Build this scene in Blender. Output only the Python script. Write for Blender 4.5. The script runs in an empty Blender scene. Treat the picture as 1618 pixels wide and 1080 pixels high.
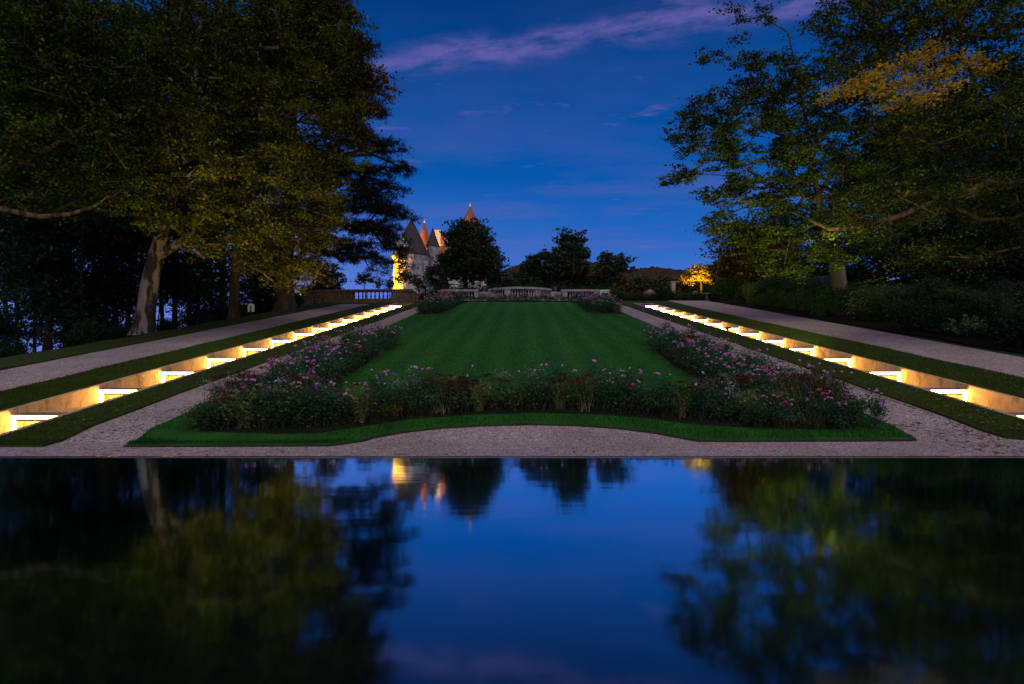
import bpy, bmesh, math, random
import numpy as np
from mathutils import Vector, Matrix

random.seed(7)
SC = bpy.context.scene
COL = SC.collection
F = 900.0; CX = 820.0; HY = 567.0; CAMZ = 0.93      # the lens, in pixels of the 1618 wide photograph
SL = 0.158; Z0 = -1.46; YF = 7.848; YT = 43.0       # the garden's slope, its foot and its top

# ------------------------------------------------------------------ ground shape
def sm(a, b, t):
    t = min(1, max(0, (t - a) / (b - a)))
    return t * t * (3 - 2 * t)

def prof(Y):
    if Y < YF: return -0.22
    if Y < YT: return Z0 + SL * Y
    return Z0 + SL * YT - 22 * sm(115, 260, Y)

def ground(X, Y):
    z = prof(Y)
    if X < -13.6:
        z -= min(30, 0.22 * (-13.6 - X)) * sm(-13.6, -16, X) if False else min(30, 0.22 * (-13.6 - X))
    if X > 14.6:
        z += min(2.2, 0.12 * (X - 14.6))
    return z

def P(px, py, Y):
    return Vector(((px - CX) / F * Y, Y, CAMZ - (py - HY) / F * Y))

def G(px, py):
    """the point of the garden floor seen at a place of the photograph"""
    Y = (CAMZ + 0.22) * F / (py - HY) if py > HY else 99
    if Y > YF: Y = (CAMZ - Z0) * F / (py - HY + SL * F)
    return Vector(((px - CX) / F * Y, Y, prof(Y)))

# ------------------------------------------------------------------ materials
def new_mat(name):
    m = bpy.data.materials.new(name); m.use_nodes = True
    nt = m.node_tree; nt.nodes.clear()
    return m, nt

class NT:
    def __init__(s, nt): s.nt = nt
    def n(s, t, **kw):
        nd = s.nt.nodes.new(t)
        for k, v in kw.items():
            if k.startswith('i_'):
                key = k[2:]
                key = int(key) if key.isdigit() else key.replace('_', ' ')
                nd.inputs[key].default_value = v
            else: setattr(nd, k, v)
        return nd
    def l(s, a, b): s.nt.links.new(a, b)
    def math(s, op, a, b=None, c=None):
        nd = s.nt.nodes.new('ShaderNodeMath'); nd.operation = op
        for i, v in enumerate((a, b, c)):
            if v is None: continue
            if isinstance(v, (int, float)): nd.inputs[i].default_value = v
            else: s.l(v, nd.inputs[i])
        return nd.outputs[0]
    def mix(s, f, a, b):
        nd = s.nt.nodes.new('ShaderNodeMix'); nd.data_type = 'RGBA'
        for i, v in ((0, f), (6, a), (7, b)):
            if isinstance(v, (int, float)): nd.inputs[i].default_value = v
            elif isinstance(v, tuple): nd.inputs[i].default_value = (*v, 1)
            else: s.l(v, nd.inputs[i])
        return nd.outputs[2]
    def ramp(s, f, stops, interp='LINEAR'):
        nd = s.nt.nodes.new('ShaderNodeValToRGB'); cr = nd.color_ramp; cr.interpolation = interp
        while len(cr.elements) < len(stops): cr.elements.new(0.5)
        for e, (p, c) in zip(cr.elements, stops):
            e.position = p; e.color = (*c, 1) if isinstance(c, tuple) else (c, c, c, 1)
        s.l(f, nd.inputs[0]); return nd.outputs[0]
    def noise(s, scale, detail=4, rough=.55, vec=None, out=0):
        nd = s.nt.nodes.new('ShaderNodeTexNoise')
        nd.inputs['Scale'].default_value = scale; nd.inputs['Detail'].default_value = detail
        nd.inputs['Roughness'].default_value = rough
        if vec is not None: s.l(vec, nd.inputs['Vector'])
        return nd.outputs[out]
    def pos(s, scale=(1, 1, 1)):
        g = s.nt.nodes.new('ShaderNodeNewGeometry')
        mp = s.nt.nodes.new('ShaderNodeMapping'); mp.inputs['Scale'].default_value = scale
        s.l(g.outputs['Position'], mp.inputs[0]); return mp.outputs[0]
    def obj(s, scale=(1, 1, 1)):
        g = s.nt.nodes.new('ShaderNodeTexCoord')
        mp = s.nt.nodes.new('ShaderNodeMapping'); mp.inputs['Scale'].default_value = scale
        s.l(g.outputs['Object'], mp.inputs[0]); return mp.outputs[0]
    def bump(s, h, strength, dist):
        b = s.nt.nodes.new('ShaderNodeBump'); b.inputs['Strength'].default_value = strength
        b.inputs['Distance'].default_value = dist; s.l(h, b.inputs['Height']); return b.outputs[0]
    def out(s, sh):
        o = s.nt.nodes.new('ShaderNodeOutputMaterial'); s.l(sh, o.inputs[0])
    def principled(s, col, rough=.8, spec=.3, normal=None, metal=0):
        p = s.nt.nodes.new('ShaderNodeBsdfPrincipled')
        if isinstance(col, tuple): p.inputs['Base Color'].default_value = (*col, 1)
        else: s.l(col, p.inputs['Base Color'])
        if isinstance(rough, (int, float)): p.inputs['Roughness'].default_value = rough
        else: s.l(rough, p.inputs['Roughness'])
        p.inputs['Specular IOR Level'].default_value = spec
        p.inputs['Metallic'].default_value = metal
        if normal is not None: s.l(normal, p.inputs['Normal'])
        return p.outputs[0]

def leaf_mat(name, cols, trans=.3, gloss=.14):
    """cols: colours spread over the leaves, one colour to a leaf; clumps shift it slowly"""
    m, nt = new_mat(name); t = NT(nt)
    g = t.n('ShaderNodeNewGeometry')
    f = t.math('MULTIPLY_ADD', g.outputs['Random Per Island'], .45, t.math('MULTIPLY', t.noise(1.1, 4, .65, t.pos()), 1.5))  # clump noise paints lit sprays and shaded gaps into the crowns
    f = t.math('SUBTRACT', f, .50)
    n = len(cols)
    c = t.ramp(f, [(i / (n - 1), c) for i, c in enumerate(cols)])
    d = t.n('ShaderNodeBsdfDiffuse'); t.l(c, d.inputs[0])
    tr = t.n('ShaderNodeBsdfTranslucent'); t.l(c, tr.inputs[0])
    mx = t.n('ShaderNodeMixShader'); mx.inputs[0].default_value = trans
    t.l(d.outputs[0], mx.inputs[1]); t.l(tr.outputs[0], mx.inputs[2])
    gl = t.n('ShaderNodeBsdfGlossy'); gl.inputs['Roughness'].default_value = .45
    gl.inputs[0].default_value = (.5, .5, .5, 1)
    lw = t.n('ShaderNodeLayerWeight'); lw.inputs[0].default_value = .25
    m2 = t.n('ShaderNodeMixShader'); t.l(t.math('MULTIPLY', lw.outputs[0], gloss), m2.inputs[0])
    t.l(mx.outputs[0], m2.inputs[1]); t.l(gl.outputs[0], m2.inputs[2])
    t.out(m2.outputs[0]); return m

def bark_mat(name, dark, pale, thr=.55, scale=3.0):
    m, nt = new_mat(name); t = NT(nt)
    v = t.pos((1, 1, .22))
    n1 = t.noise(scale, 5, .6, v)
    f = t.ramp(n1, [(thr - .04, 0.0), (thr + .03, 1.0)])
    c = t.mix(f, dark, pale)
    c = t.mix(t.math('MULTIPLY', t.noise(22, 4, .6, v), .6), c, tuple(x * .4 for x in dark))
    nrm = t.bump(t.noise(26, 5, .7, v), .7, .03)
    t.out(t.principled(c, .9, .2, nrm)); return m

def plain(name, col, rough=.6, spec=.4, var=.25, scale=8, metal=0, bump=.0):
    m, nt = new_mat(name); t = NT(nt)
    n = t.noise(scale, 5, .6, t.obj())
    c = t.mix(t.ramp(n, [(.3, 0.0), (.7, 1.0)]), tuple(x * (1 - var) for x in col), tuple(min(1, x * (1 + var)) for x in col))
    nrm = t.bump(t.noise(scale * 4, 4, .6, t.obj()), bump, .02) if bump else None
    t.out(t.principled(c, rough, spec, nrm, metal)); return m

def stone_mat(name, a, b, stain=(.05, .045, .04), scale=1.2, block=0.0, stain_amt=.8):
    m, nt = new_mat(name); t = NT(nt)
    v = t.pos()
    n = t.noise(scale, 6, .65, v)
    c = t.mix(t.ramp(n, [(.35, 0.0), (.65, 1.0)]), a, b)
    s = t.noise(scale * 2.7, 7, .7, t.pos((1, 1, .4)))
    c = t.mix(t.math('MULTIPLY', t.ramp(s, [(.5, 0.0), (.66, 1.0)]), stain_amt), c, stain)
    h = t.noise(30, 4, .7, v)
    if block:
        vo = t.n('ShaderNodeTexVoronoi', feature='DISTANCE_TO_EDGE'); vo.inputs['Scale'].default_value = block
        t.l(t.pos((1, 1, 2.0)), vo.inputs['Vector'])
        e = t.ramp(vo.outputs['Distance'], [(0.0, 0.0), (.07, 1.0)])
        c = t.mix(e, tuple(x * .45 for x in a), c)
        h = t.math('ADD', h, t.math('MULTIPLY', e, .8))
    t.out(t.principled(c, .9, .25, t.bump(h, .5, .03))); return m

def gravel_mat():
    m, nt = new_mat('gravel'); t = NT(nt)
    v = t.pos()
    vo = t.n('ShaderNodeTexVoronoi'); vo.inputs['Scale'].default_value = 62; t.l(v, vo.inputs['Vector'])
    rnd = t.n('ShaderNodeSeparateColor'); t.l(vo.outputs['Color'], rnd.inputs[0])
    c = t.ramp(rnd.outputs[0], [(0, (.11, .088, .082)), (.35, (.29, .235, .22)), (.7, (.48, .40, .375)), (1, (.76, .68, .65))])
    big = t.noise(.7, 5, .6, v)
    c = t.mix(t.math('MULTIPLY', t.ramp(big, [(.38, 0.0), (.7, 1.0)]), .4), c, (.13, .10, .088))
    mid = t.noise(5, 5, .7, v)
    c = t.mix(t.math('MULTIPLY', t.ramp(mid, [(.5, 0.0), (.75, 1.0)]), .45), c, (.15, .105, .08))
    dd = t.ramp(vo.outputs['Distance'], [(0, 1.0), (.65, 0.0)])
    t.out(t.principled(c, .85, .35, t.bump(dd, .9, .012))); return m

def turf_mat(name, base, stripes=False):
    m, nt = new_mat(name); t = NT(nt)
    v = t.pos()
    fine = t.noise(46, 3, .7, t.pos((1, .55, 1)))
    c = t.ramp(fine, [(.25, tuple(x * .35 for x in base)), (.5, base), (.75, tuple(x * 1.7 for x in base))])
    big = t.noise(.9, 6, .65, v)
    c = t.mix(t.math('MULTIPLY', t.ramp(big, [(.4, 0.0), (.68, 1.0)]), .38), c, (base[0] * 2.4, base[1] * .95, base[2] * 1.2))
    dark = t.noise(2.6, 5, .65, v)
    c = t.mix(t.math('MULTIPLY', t.ramp(dark, [(.45, 0.0), (.75, 1.0)]), .45), c, tuple(x * .35 for x in base))
    if stripes:
        w = t.n('ShaderNodeTexWave', bands_direction='X'); w.inputs['Scale'].default_value = .33
        w.inputs['Distortion'].default_value = 1.2; w.inputs['Detail'].default_value = 2
        w.inputs['Detail Scale'].default_value = .3
        t.l(v, w.inputs['Vector'])
        c = t.mix(t.math('MULTIPLY', w.outputs['Fac'], .36), c, tuple(x * 1.9 for x in base))
    t.out(t.principled(c, .85, .15, t.bump(fine, .8, .03))); return m

def emit_mat(name, col, strength):
    m, nt = new_mat(name); t = NT(nt)
    e = t.n('ShaderNodeEmission'); e.inputs[0].default_value = (*col, 1); e.inputs[1].default_value = strength
    t.out(e.outputs[0]); return m

M = {}
M['gravel'] = gravel_mat()
M['lawn'] = turf_mat('lawn_turf', (.015, .095, .010), True)
M['verge'] = turf_mat('verge_turf', (.028, .054, .006))  # olive tint carries the cascades' warm spill in the turf colour
M['rough'] = turf_mat('rough_ground', (.014, .045, .012))
M['blade'] = leaf_mat('grass_blade', [(.009, .045, .006), (.015, .080, .010), (.03, .125, .014)], .2, .1)
M['soil'] = plain('soil', (.013, .009, .006), .95, .1, .5, 6, bump=.6)
M['litter'] = leaf_mat('fallen_leaf', [(.10, .03, .012), (.2, .075, .03), (.34, .17, .06)], .1, .2)
M['litter_pale'] = leaf_mat('fallen_leaf_pale', [(.16, .12, .04), (.4, .33, .1), (.5, .45, .2)], .1, .2)
M['leaf_plane'] = leaf_mat('autumn_plane_leaf', [(.003, .006, .002), (.018, .025, .003), (.14, .155, .008), (.30, .25, .014)], .12)  # crown shade and lit clumps put into the leaf colours, next two likewise
M['leaf_rust'] = leaf_mat('rust_leaf', [(.005, .005, .002), (.035, .024, .004), (.18, .12, .012), (.24, .10, .014)], .12)
M['leaf_beech'] = leaf_mat('beech_leaf', [(.003, .007, .002), (.012, .026, .003), (.085, .15, .008), (.20, .24, .012)], .12)
M['leaf_gold_lit'] = leaf_mat('lit_gold_leaf', [(.15, .13, .012), (.34, .25, .02), (.45, .29, .025)], .4)  # gold of the lamplight put into the leaves of bough and yellow tree
M['leaf_dark'] = leaf_mat('dark_leaf', [(.008, .03, .012), (.018, .055, .02), (.03, .08, .025)], .2)
M['leaf_wood'] = leaf_mat('woodland_leaf', [(.01, .035, .018), (.02, .07, .03), (.035, .10, .035)], .35)
M['leaf_mag'] = leaf_mat('magnolia_leaf', [(.010, .03, .010), (.02, .05, .014), (.05, .07, .02), (.07, .05, .02)], .15, .5)
M['leaf_cedar'] = leaf_mat('cedar_needle', [(.006, .016, .012), (.012, .026, .018), (.02, .035, .02)], .1, .1)
M['leaf_laurel'] = leaf_mat('laurel_leaf', [(.10, .2, .06), (.17, .3, .09), (.24, .38, .13)], .25, .5)
M['leaf_shrub'] = leaf_mat('shrub_leaf', [(.018, .045, .014), (.045, .09, .026), (.09, .15, .045)], .25)
M['leaf_bed'] = leaf_mat('bed_leaf', [(.025, .06, .02), (.05, .11, .03), (.10, .18, .06)], .25)
M['leaf_rose'] = leaf_mat('rose_leaf', [(.02, .06, .03), (.04, .11, .045), (.08, .17, .07)], .2)
M['leaf_lime'] = leaf_mat('yellow_green_leaf', [(.08, .13, .02), (.16, .22, .04), (.26, .28, .07)], .3)
M['leaf_silver'] = leaf_mat('silver_leaf', [(.12, .17, .13), (.24, .3, .26), (.4, .44, .42)], .2)
M['leaf_amber'] = leaf_mat('amber_leaf', [(.09, .065, .012), (.17, .12, .02), (.26, .15, .03)], .3)
M['pink'] = leaf_mat('pink_petal', [(.72, .22, .58), (.84, .38, .74), (.9, .58, .86)], .3, .1)
M['rose_pink'] = leaf_mat('deep_pink_petal', [(.6, .06, .24), (.75, .13, .42), (.8, .25, .55)], .3, .1)
M['white_petal'] = leaf_mat('white_petal', [(.6, .5, .62), (.75, .68, .78), (.85, .8, .85)], .3, .1)
M['maroon'] = leaf_mat('maroon_floret', [(.035, .007, .006), (.08, .016, .012), (.12, .028, .02)], .1, .1)
M['bark'] = bark_mat('dark_bark', (.035, .028, .02), (.07, .058, .042))
M['bark_plane'] = bark_mat('flaking_plane_bark', (.04, .034, .02), (.34, .27, .21), .53, 3.4)
M['bark_grey'] = bark_mat('grey_beech_bark', (.07, .062, .055), (.17, .15, .13))
M['bark_moss'] = bark_mat('mossy_bark', (.04, .034, .014), (.19, .14, .06), .48, 5.0)
M['stem'] = plain('pale_stem', (.17, .17, .08), .8, .2, .3)
M['stem_dark'] = plain('dark_stem', (.04, .045, .02), .8, .2, .3)
M['castle'] = stone_mat('castle_stone', (.56, .50, .49), (.74, .68, .66), (.24, .19, .17), .5, 1.5, .6)
M['balu'] = stone_mat('balustrade_stone', (.30, .27, .27), (.5, .46, .46), (.07, .06, .06), .9)
M['wall'] = stone_mat('rubble_wall_stone', (.12, .085, .06), (.2, .15, .11), (.04, .03, .025), 1.0, 2.2)  # brown tint holds the warm light on the terrace wall
M['wall_grey'] = stone_mat('grey_wall_stone', (.09, .085, .08), (.15, .14, .13), (.03, .03, .03), 1.0, 1.8)
M['channel'] = stone_mat('channel_stone', (.44, .32, .16), (.58, .45, .24), (.14, .085, .035), 2.2, 0, .75)
M['kerb'] = stone_mat('channel_kerb', (.12, .10, .08), (.2, .17, .14), (.05, .04, .035), 2.0)
M['slate'] = stone_mat('brown_roof_tile', (.050, .040, .040), (.085, .066, .062), (.03, .025, .025), 2.0, 2.4, .5)
M['terra'] = stone_mat('terracotta_roof_tile', (.30, .11, .06), (.40, .16, .08), (.16, .05, .03), 2.0, 2.4, .4)
M['glass'] = plain('dark_glass', (.01, .012, .02), .15, .5, .1)
M['white'] = plain('white_enamel', (.7, .72, .75), .5, .4, .06, 6)
M['black'] = plain('black_metal', (.02, .02, .02), .5, .4, .1)
M['edging'] = plain('edging_board', (.028, .02, .016), .8, .2, .3)
M['coping'] = plain('wet_pool_lip', (.05, .045, .045), .18, .6, .3, 4, bump=.15)
M['led'] = emit_mat('warm_led', (1.0, .52, .12), 72.0)
M['lamp_face'] = emit_mat('lamp_face', (1.0, .6, .2), 6.0)

def water_mats():
    m, nt = new_mat('pool_water'); t = NT(nt)
    v = t.pos((.35, 1.6, 1))
    bump = t.bump(t.noise(1.0, 3, .5, v), .05, .05)
    g = t.n('ShaderNodeBsdfAnisotropic'); g.inputs['Color'].default_value = (.66, .90, 1, 1)
    g.inputs['Roughness'].default_value = .062
    g.inputs['Anisotropy'].default_value = .0
    t.l(bump, g.inputs['Normal'])
    d = t.n('ShaderNodeBsdfDiffuse'); d.inputs[0].default_value = (.002, .006, .006, 1)
    lw = t.n('ShaderNodeLayerWeight'); lw.inputs[0].default_value = .5
    f = t.ramp(lw.outputs['Facing'], [(0, .05), (.3, .18), (.5, .24), (.65, .60), (.8, .95), (1, 1.0)])
    mx = t.n('ShaderNodeMixShader'); t.l(f, mx.inputs[0]); t.l(d.outputs[0], mx.inputs[1]); t.l(g.outputs[0], mx.inputs[2])
    t.out(mx.outputs[0]); M['water'] = m
    m, nt = new_mat('cascade_water'); t = NT(nt)
    bump = t.bump(t.noise(7, 4, .6, t.pos()), .35, .05)
    t.out(t.principled((.50, .36, .19), .35, .25, bump)); M['cwater'] = m  # amber base colour stands in for strip light reflected by the water
water_mats()

# ------------------------------------------------------------------ object helpers
def link(o, parent=None):
    COL.objects.link(o)
    if parent is not None: o.parent = parent
    return o

def empty(name, loc, rz=0, label=None, cat=None, group=None, sc=1):
    o = bpy.data.objects.new(name, None); COL.objects.link(o)
    o.location = loc; o.rotation_euler = (0, 0, rz); o.scale = (sc, sc, sc)
    o.empty_display_size = .2
    return tag(o, label, cat, group)

def tag(o, label=None, cat=None, group=None, kind=None):
    if label: o['label'] = label
    if cat: o['category'] = cat
    if group: o['group'] = group
    if kind: o['kind'] = kind
    return o

def npmesh(name, V, Q, mats, parent=None, smooth=False, midx=None):
    """V: n x 3 array, Q: m x k array of equal faces, or a list of face lists"""
    me = bpy.data.meshes.new(name)
    if isinstance(Q, np.ndarray):
        k = Q.shape[1]; m = len(Q)
        me.vertices.add(len(V)); me.vertices.foreach_set('co', np.asarray(V, np.float32).ravel())
        me.loops.add(m * k); me.loops.foreach_set('vertex_index', Q.astype(np.int32).ravel())
        me.polygons.add(m)
        me.polygons.foreach_set('loop_start', np.arange(0, m * k, k, dtype=np.int32))
        if smooth: me.polygons.foreach_set('use_smooth', np.ones(m, bool))
        me.update(calc_edges=True)
    else:
        me.from_pydata([tuple(v) for v in V], [], Q); me.update()
        if smooth: me.polygons.foreach_set('use_smooth', np.ones(len(me.polygons), bool))
    for mm in (mats if isinstance(mats, (list, tuple)) else [mats]): me.materials.append(mm)
    if midx is not None: me.polygons.foreach_set('material_index', np.asarray(midx, np.int32))
    return link(bpy.data.objects.new(name, me), parent)

class MB:
    """collects shapes for one mesh"""
    def __init__(s): s.v = []; s.f = []
    def add(s, V, Fc):
        b = len(s.v); s.v += [tuple(v) for v in V]; s.f += [[b + i for i in f] for f in Fc]; return s
    def box(s, x0, x1, y0, y1, z0, z1):
        return s.add([(x0, y0, z0), (x1, y0, z0), (x1, y1, z0), (x0, y1, z0), (x0, y0, z1), (x1, y0, z1), (x1, y1, z1), (x0, y1, z1)],
                     [(0, 3, 2, 1), (4, 5, 6, 7), (0, 1, 5, 4), (1, 2, 6, 5), (2, 3, 7, 6), (3, 0, 4, 7)])
    def lathe(s, prof_, seg=24, c=(0, 0, 0), cap=True):
        V = []; Fc = []
        for (r, z) in prof_:
            for i in range(seg):
                a = 2 * math.pi * i / seg
                V.append((c[0] + r * math.cos(a), c[1] + r * math.sin(a), c[2] + z))
        for j in range(len(prof_) - 1):
            for i in range(seg):
                k = (i + 1) % seg
                Fc.append((j * seg + i, j * seg + k, (j + 1) * seg + k, (j + 1) * seg + i))
        if cap:
            Fc.append(tuple(range(seg))[::-1]); Fc.append(tuple((len(prof_) - 1) * seg + i for i in range(seg)))
        return s.add(V, Fc)
    def tube(s, pts, rad, seg=8):
        V = []; Fc = []; n = len(pts)
        for j, p in enumerate(pts):
            p = Vector(p)
            d = (Vector(pts[min(n - 1, j + 1)]) - Vector(pts[max(0, j - 1)])).normalized()
            a = d.orthogonal().normalized() if abs(d.z) < .9 else Vector((1, 0, 0)); b = d.cross(a).normalized(); a = b.cross(d)
            r = rad[j] if hasattr(rad, '__len__') else rad
            for i in range(seg):
                t = 2 * math.pi * i / seg
                V.append(p + r * (math.cos(t) * a + math.sin(t) * b))
        for j in range(n - 1):
            for i in range(seg):
                k = (i + 1) % seg
                Fc.append((j * seg + i, j * seg + k, (j + 1) * seg + k, (j + 1) * seg + i))
        Fc.append(tuple(range(seg))[::-1]); Fc.append(tuple((n - 1) * seg + i for i in range(seg)))
        return s.add(V, Fc)
    def build(s, name, mat, parent=None, smooth=False):
        return npmesh(name, s.v, s.f, mat, parent, smooth)

def drape(name, poly, dz, mat, thick=0, edge_mat=None, cuts=(YF, YT)):
    """a flat outline laid over the slope, with a small upstand of its own"""
    bm = bmesh.new()
    vs = [bm.verts.new((x, y, 0)) for x, y in poly]
    bm.faces.new(vs)
    for cy in cuts:
        bmesh.ops.bisect_plane(bm, geom=bm.verts[:] + bm.edges[:] + bm.faces[:], plane_co=(0, cy, 0), plane_no=(0, 1, 0))
    bmesh.ops.triangulate(bm, faces=bm.faces[:])
    bmesh.ops.recalc_face_normals(bm, faces=bm.faces[:])
    for f in bm.faces:
        if f.normal.z < 0: f.normal_flip()
    if thick:
        r = bmesh.ops.extrude_face_region(bm, geom=[e for e in bm.edges if e.is_boundary] + [])
    top = {v for f in bm.faces if abs(f.normal.z) > .5 for v in f.verts}
    if thick:
        new = [g for g in r['geom'] if isinstance(g, bmesh.types.BMVert)]
        for v in bm.verts: v.co.z = prof(v.co.y) + dz
        for v in new: v.co.z -= thick
    else:
        for v in bm.verts: v.co.z = prof(v.co.y) + dz
    bmesh.ops.recalc_face_normals(bm, faces=bm.faces[:])
    me = bpy.data.meshes.new(name); bm.to_mesh(me)
    for f in me.polygons: pass
    bm.free(); me.materials.append(mat)
    return link(bpy.data.objects.new(name, me))

# ------------------------------------------------------------------ foliage
rng = np.random.default_rng(11)

def leaf_quads(C, size, aspect=.55, droop=.3, up=None, jit=.35, r=None):
    """a folded rhombic leaf at each centre"""
    r = r or rng
    n = len(C)
    az = r.uniform(0, 2 * np.pi, n); el = r.normal(-droop, .45, n)
    d = np.stack([np.cos(az) * np.cos(el), np.sin(az) * np.cos(el), np.sin(el)], 1)
    if up is not None: d = d * .6 + up; d /= np.linalg.norm(d, axis=1)[:, None]
    q = r.normal(size=(n, 3)) * .55 + np.array([0, 0, 1.0])
    s_ = np.cross(d, q); s_ /= np.linalg.norm(s_, axis=1)[:, None] + 1e-9
    nn = np.cross(s_, d)
    L = (size * r.uniform(1 - jit, 1 + jit, n))[:, None]
    W = L * aspect
    a = C - d * L * .5; b = C + d * L * .5
    c1 = C + s_ * W * .5 + nn * W * .18; c2 = C - s_ * W * .5 + nn * W * .18
    V = np.stack([a, c1, b, c2], 1).reshape(-1, 3)
    Q = np.arange(4 * n).reshape(n, 4)
    return V, Q

def frusta(A, B, ra, rb, seg=5):
    """tapered limbs between paired points"""
    A = np.asarray(A, float); B = np.asarray(B, float); n = len(A)
    d = B - A; L = np.linalg.norm(d, axis=1)[:, None] + 1e-9; d = d / L
    B = B + d * np.minimum(L * .06, .05)
    ref = np.where(np.abs(d[:, 2:3]) < .9, np.array([[0, 0, 1.0]]), np.array([[1.0, 0, 0]]))
    u = np.cross(d, ref); u /= np.linalg.norm(u, axis=1)[:, None]; w = np.cross(d, u)
    t = np.arange(seg) * 2 * np.pi / seg
    ring = (np.cos(t)[None, :, None] * u[:, None, :] + np.sin(t)[None, :, None] * w[:, None, :])
    VA = A[:, None, :] + ring * np.asarray(ra)[:, None, None]
    VB = B[:, None, :] + ring * np.asarray(rb)[:, None, None]
    V = np.concatenate([VA, VB], 1).reshape(-1, 3)
    i = np.arange(seg); k = (i + 1) % seg
    q = np.stack([i, k, seg + k, seg + i], 1)
    Q = (q[None] + (np.arange(n) * 2 * seg)[:, None, None]).reshape(-1, 4)
    return V, Q

def cat(parts):
    V = []; Q = []; b = 0
    for v, q in parts:
        V.append(v); Q.append(q + b); b += len(v)
    return np.concatenate(V), np.concatenate(Q)

def blob_points(blobs, n, r, flat=1.0, shell=.45):
    """cluster centres spread through a set of ellipsoids, denser towards their skin"""
    vol = np.array([b[3] * b[4] * b[5] for b in blobs]) ** .8; vol = vol / vol.sum()
    out = []
    for b, w in zip(blobs, vol):
        k = max(3, int(round(n * w)))
        d = r.normal(size=(k, 3)); d /= np.linalg.norm(d, axis=1)[:, None]
        rad = r.uniform(shell ** 3, 1, k) ** (1 / 3)
        out.append(np.array(b[:3]) + d * rad[:, None] * np.array(b[3:6]))
    return np.concatenate(out)

def pxblob(px, py, Y, rx, ry, rY):
    c = P(px, py, Y); k = Y / F
    return (c.x, c.y, c.z, rx * k, rY, ry * k)

def skeleton(trunk, trad, pts, r, tip=.012, power=.48, wob=.12, prefer=.35, sag=0.0):
    """joins every cluster centre to the nearest wood that lies nearer the trunk"""
    nodes = [np.array(p, float) for p in trunk]; par = [-1] + list(range(len(trunk) - 1))
    nt = len(trunk)
    T = np.array(nodes)
    root_d = np.array([np.min(np.linalg.norm(T[1:] - p, axis=1)) for p in pts])
    order = np.argsort(root_d)
    cost = [0.0] * nt
    ends = []
    for i in order:
        p = pts[i]
        N = np.array(nodes); d = np.linalg.norm(N - p, axis=1)
        below = np.maximum(0, N[:, 2] - p[2])
        score = d + prefer * np.array(cost) + .5 * below * (1 if sag == 0 else .2)
        score[0] += 50
        j = int(np.argmin(score)); a = nodes[j]; L = d[j]
        m = max(1, int(L / 1.1)); prev = j
        for k in range(1, m + 1):
            f = k / m
            q = a + (p - a) * f
            if k < m: q = q + r.normal(size=3) * wob * min(L, 2) * .4 + np.array([0, 0, sag * L * math.sin(f * math.pi)])
            nodes.append(q); par.append(prev); cost.append(cost[prev] + L / m); prev = len(nodes) - 1
        ends.append(prev)
    N = np.array(nodes); par = np.array(par)
    cnt = np.zeros(len(N)); cnt[ends] = 1
    for i in range(len(N) - 1, 0, -1): cnt[par[i]] += cnt[i]
    rad = tip * np.maximum(cnt, 1) ** power
    idx = np.arange(nt, len(N))
    # a limb never gets thicker than the trunk where it leaves
    tr = np.interp(np.arange(len(N)), np.arange(nt), trad, right=trad[-1])
    lim = max(trad[-1], .02)
    rad = np.minimum(rad, max(trad) * .45)
    A = N[par[idx]]; B = N[idx]
    ra = np.minimum(np.where(par[idx] < nt, rad[idx] * 1.15, rad[par[idx]]), rad[idx] * 1.6)
    return N, A, B, ra, rad[idx], ends

def trunk_mesh(pts, rad, r, seg=12, flare=1.5):
    """a continuous trunk with buttress flare and uneven girth"""
    V = []; Fc = []
    P_ = [Vector(p) for p in pts]
    fine = []; fr = []
    for i in range(len(P_) - 1):
        for k in range(4):
            f = k / 4; fine.append(P_[i].lerp(P_[i + 1], f)); fr.append(rad[i] * (1 - f) + rad[i + 1] * f)
    fine.append(P_[-1]); fr.append(rad[-1])
    ph = r.uniform(0, 6, 3)
    for j, p in enumerate(fine):
        h = (p - fine[0]).length
        fl = 1 + (flare - 1) * math.exp(-h / .35)
        for i in range(seg):
            t = 2 * math.pi * i / seg
            k = 1 + .07 * math.sin(3 * t + ph[0] + h * .6) + .05 * math.sin(5 * t + ph[1]) * fl + .04 * math.sin(2 * t - h * 1.3 + ph[2])
            V.append((p.x + fr[j] * fl * k * math.cos(t), p.y + fr[j] * fl * k * math.sin(t), p.z))
    Q = []
    for j in range(len(fine) - 1):
        for i in range(seg):
            k = (i + 1) % seg
            Q.append((j * seg + i, j * seg + k, (j + 1) * seg + k, (j + 1) * seg + i))
    return np.array(V), np.array(Q)

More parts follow.
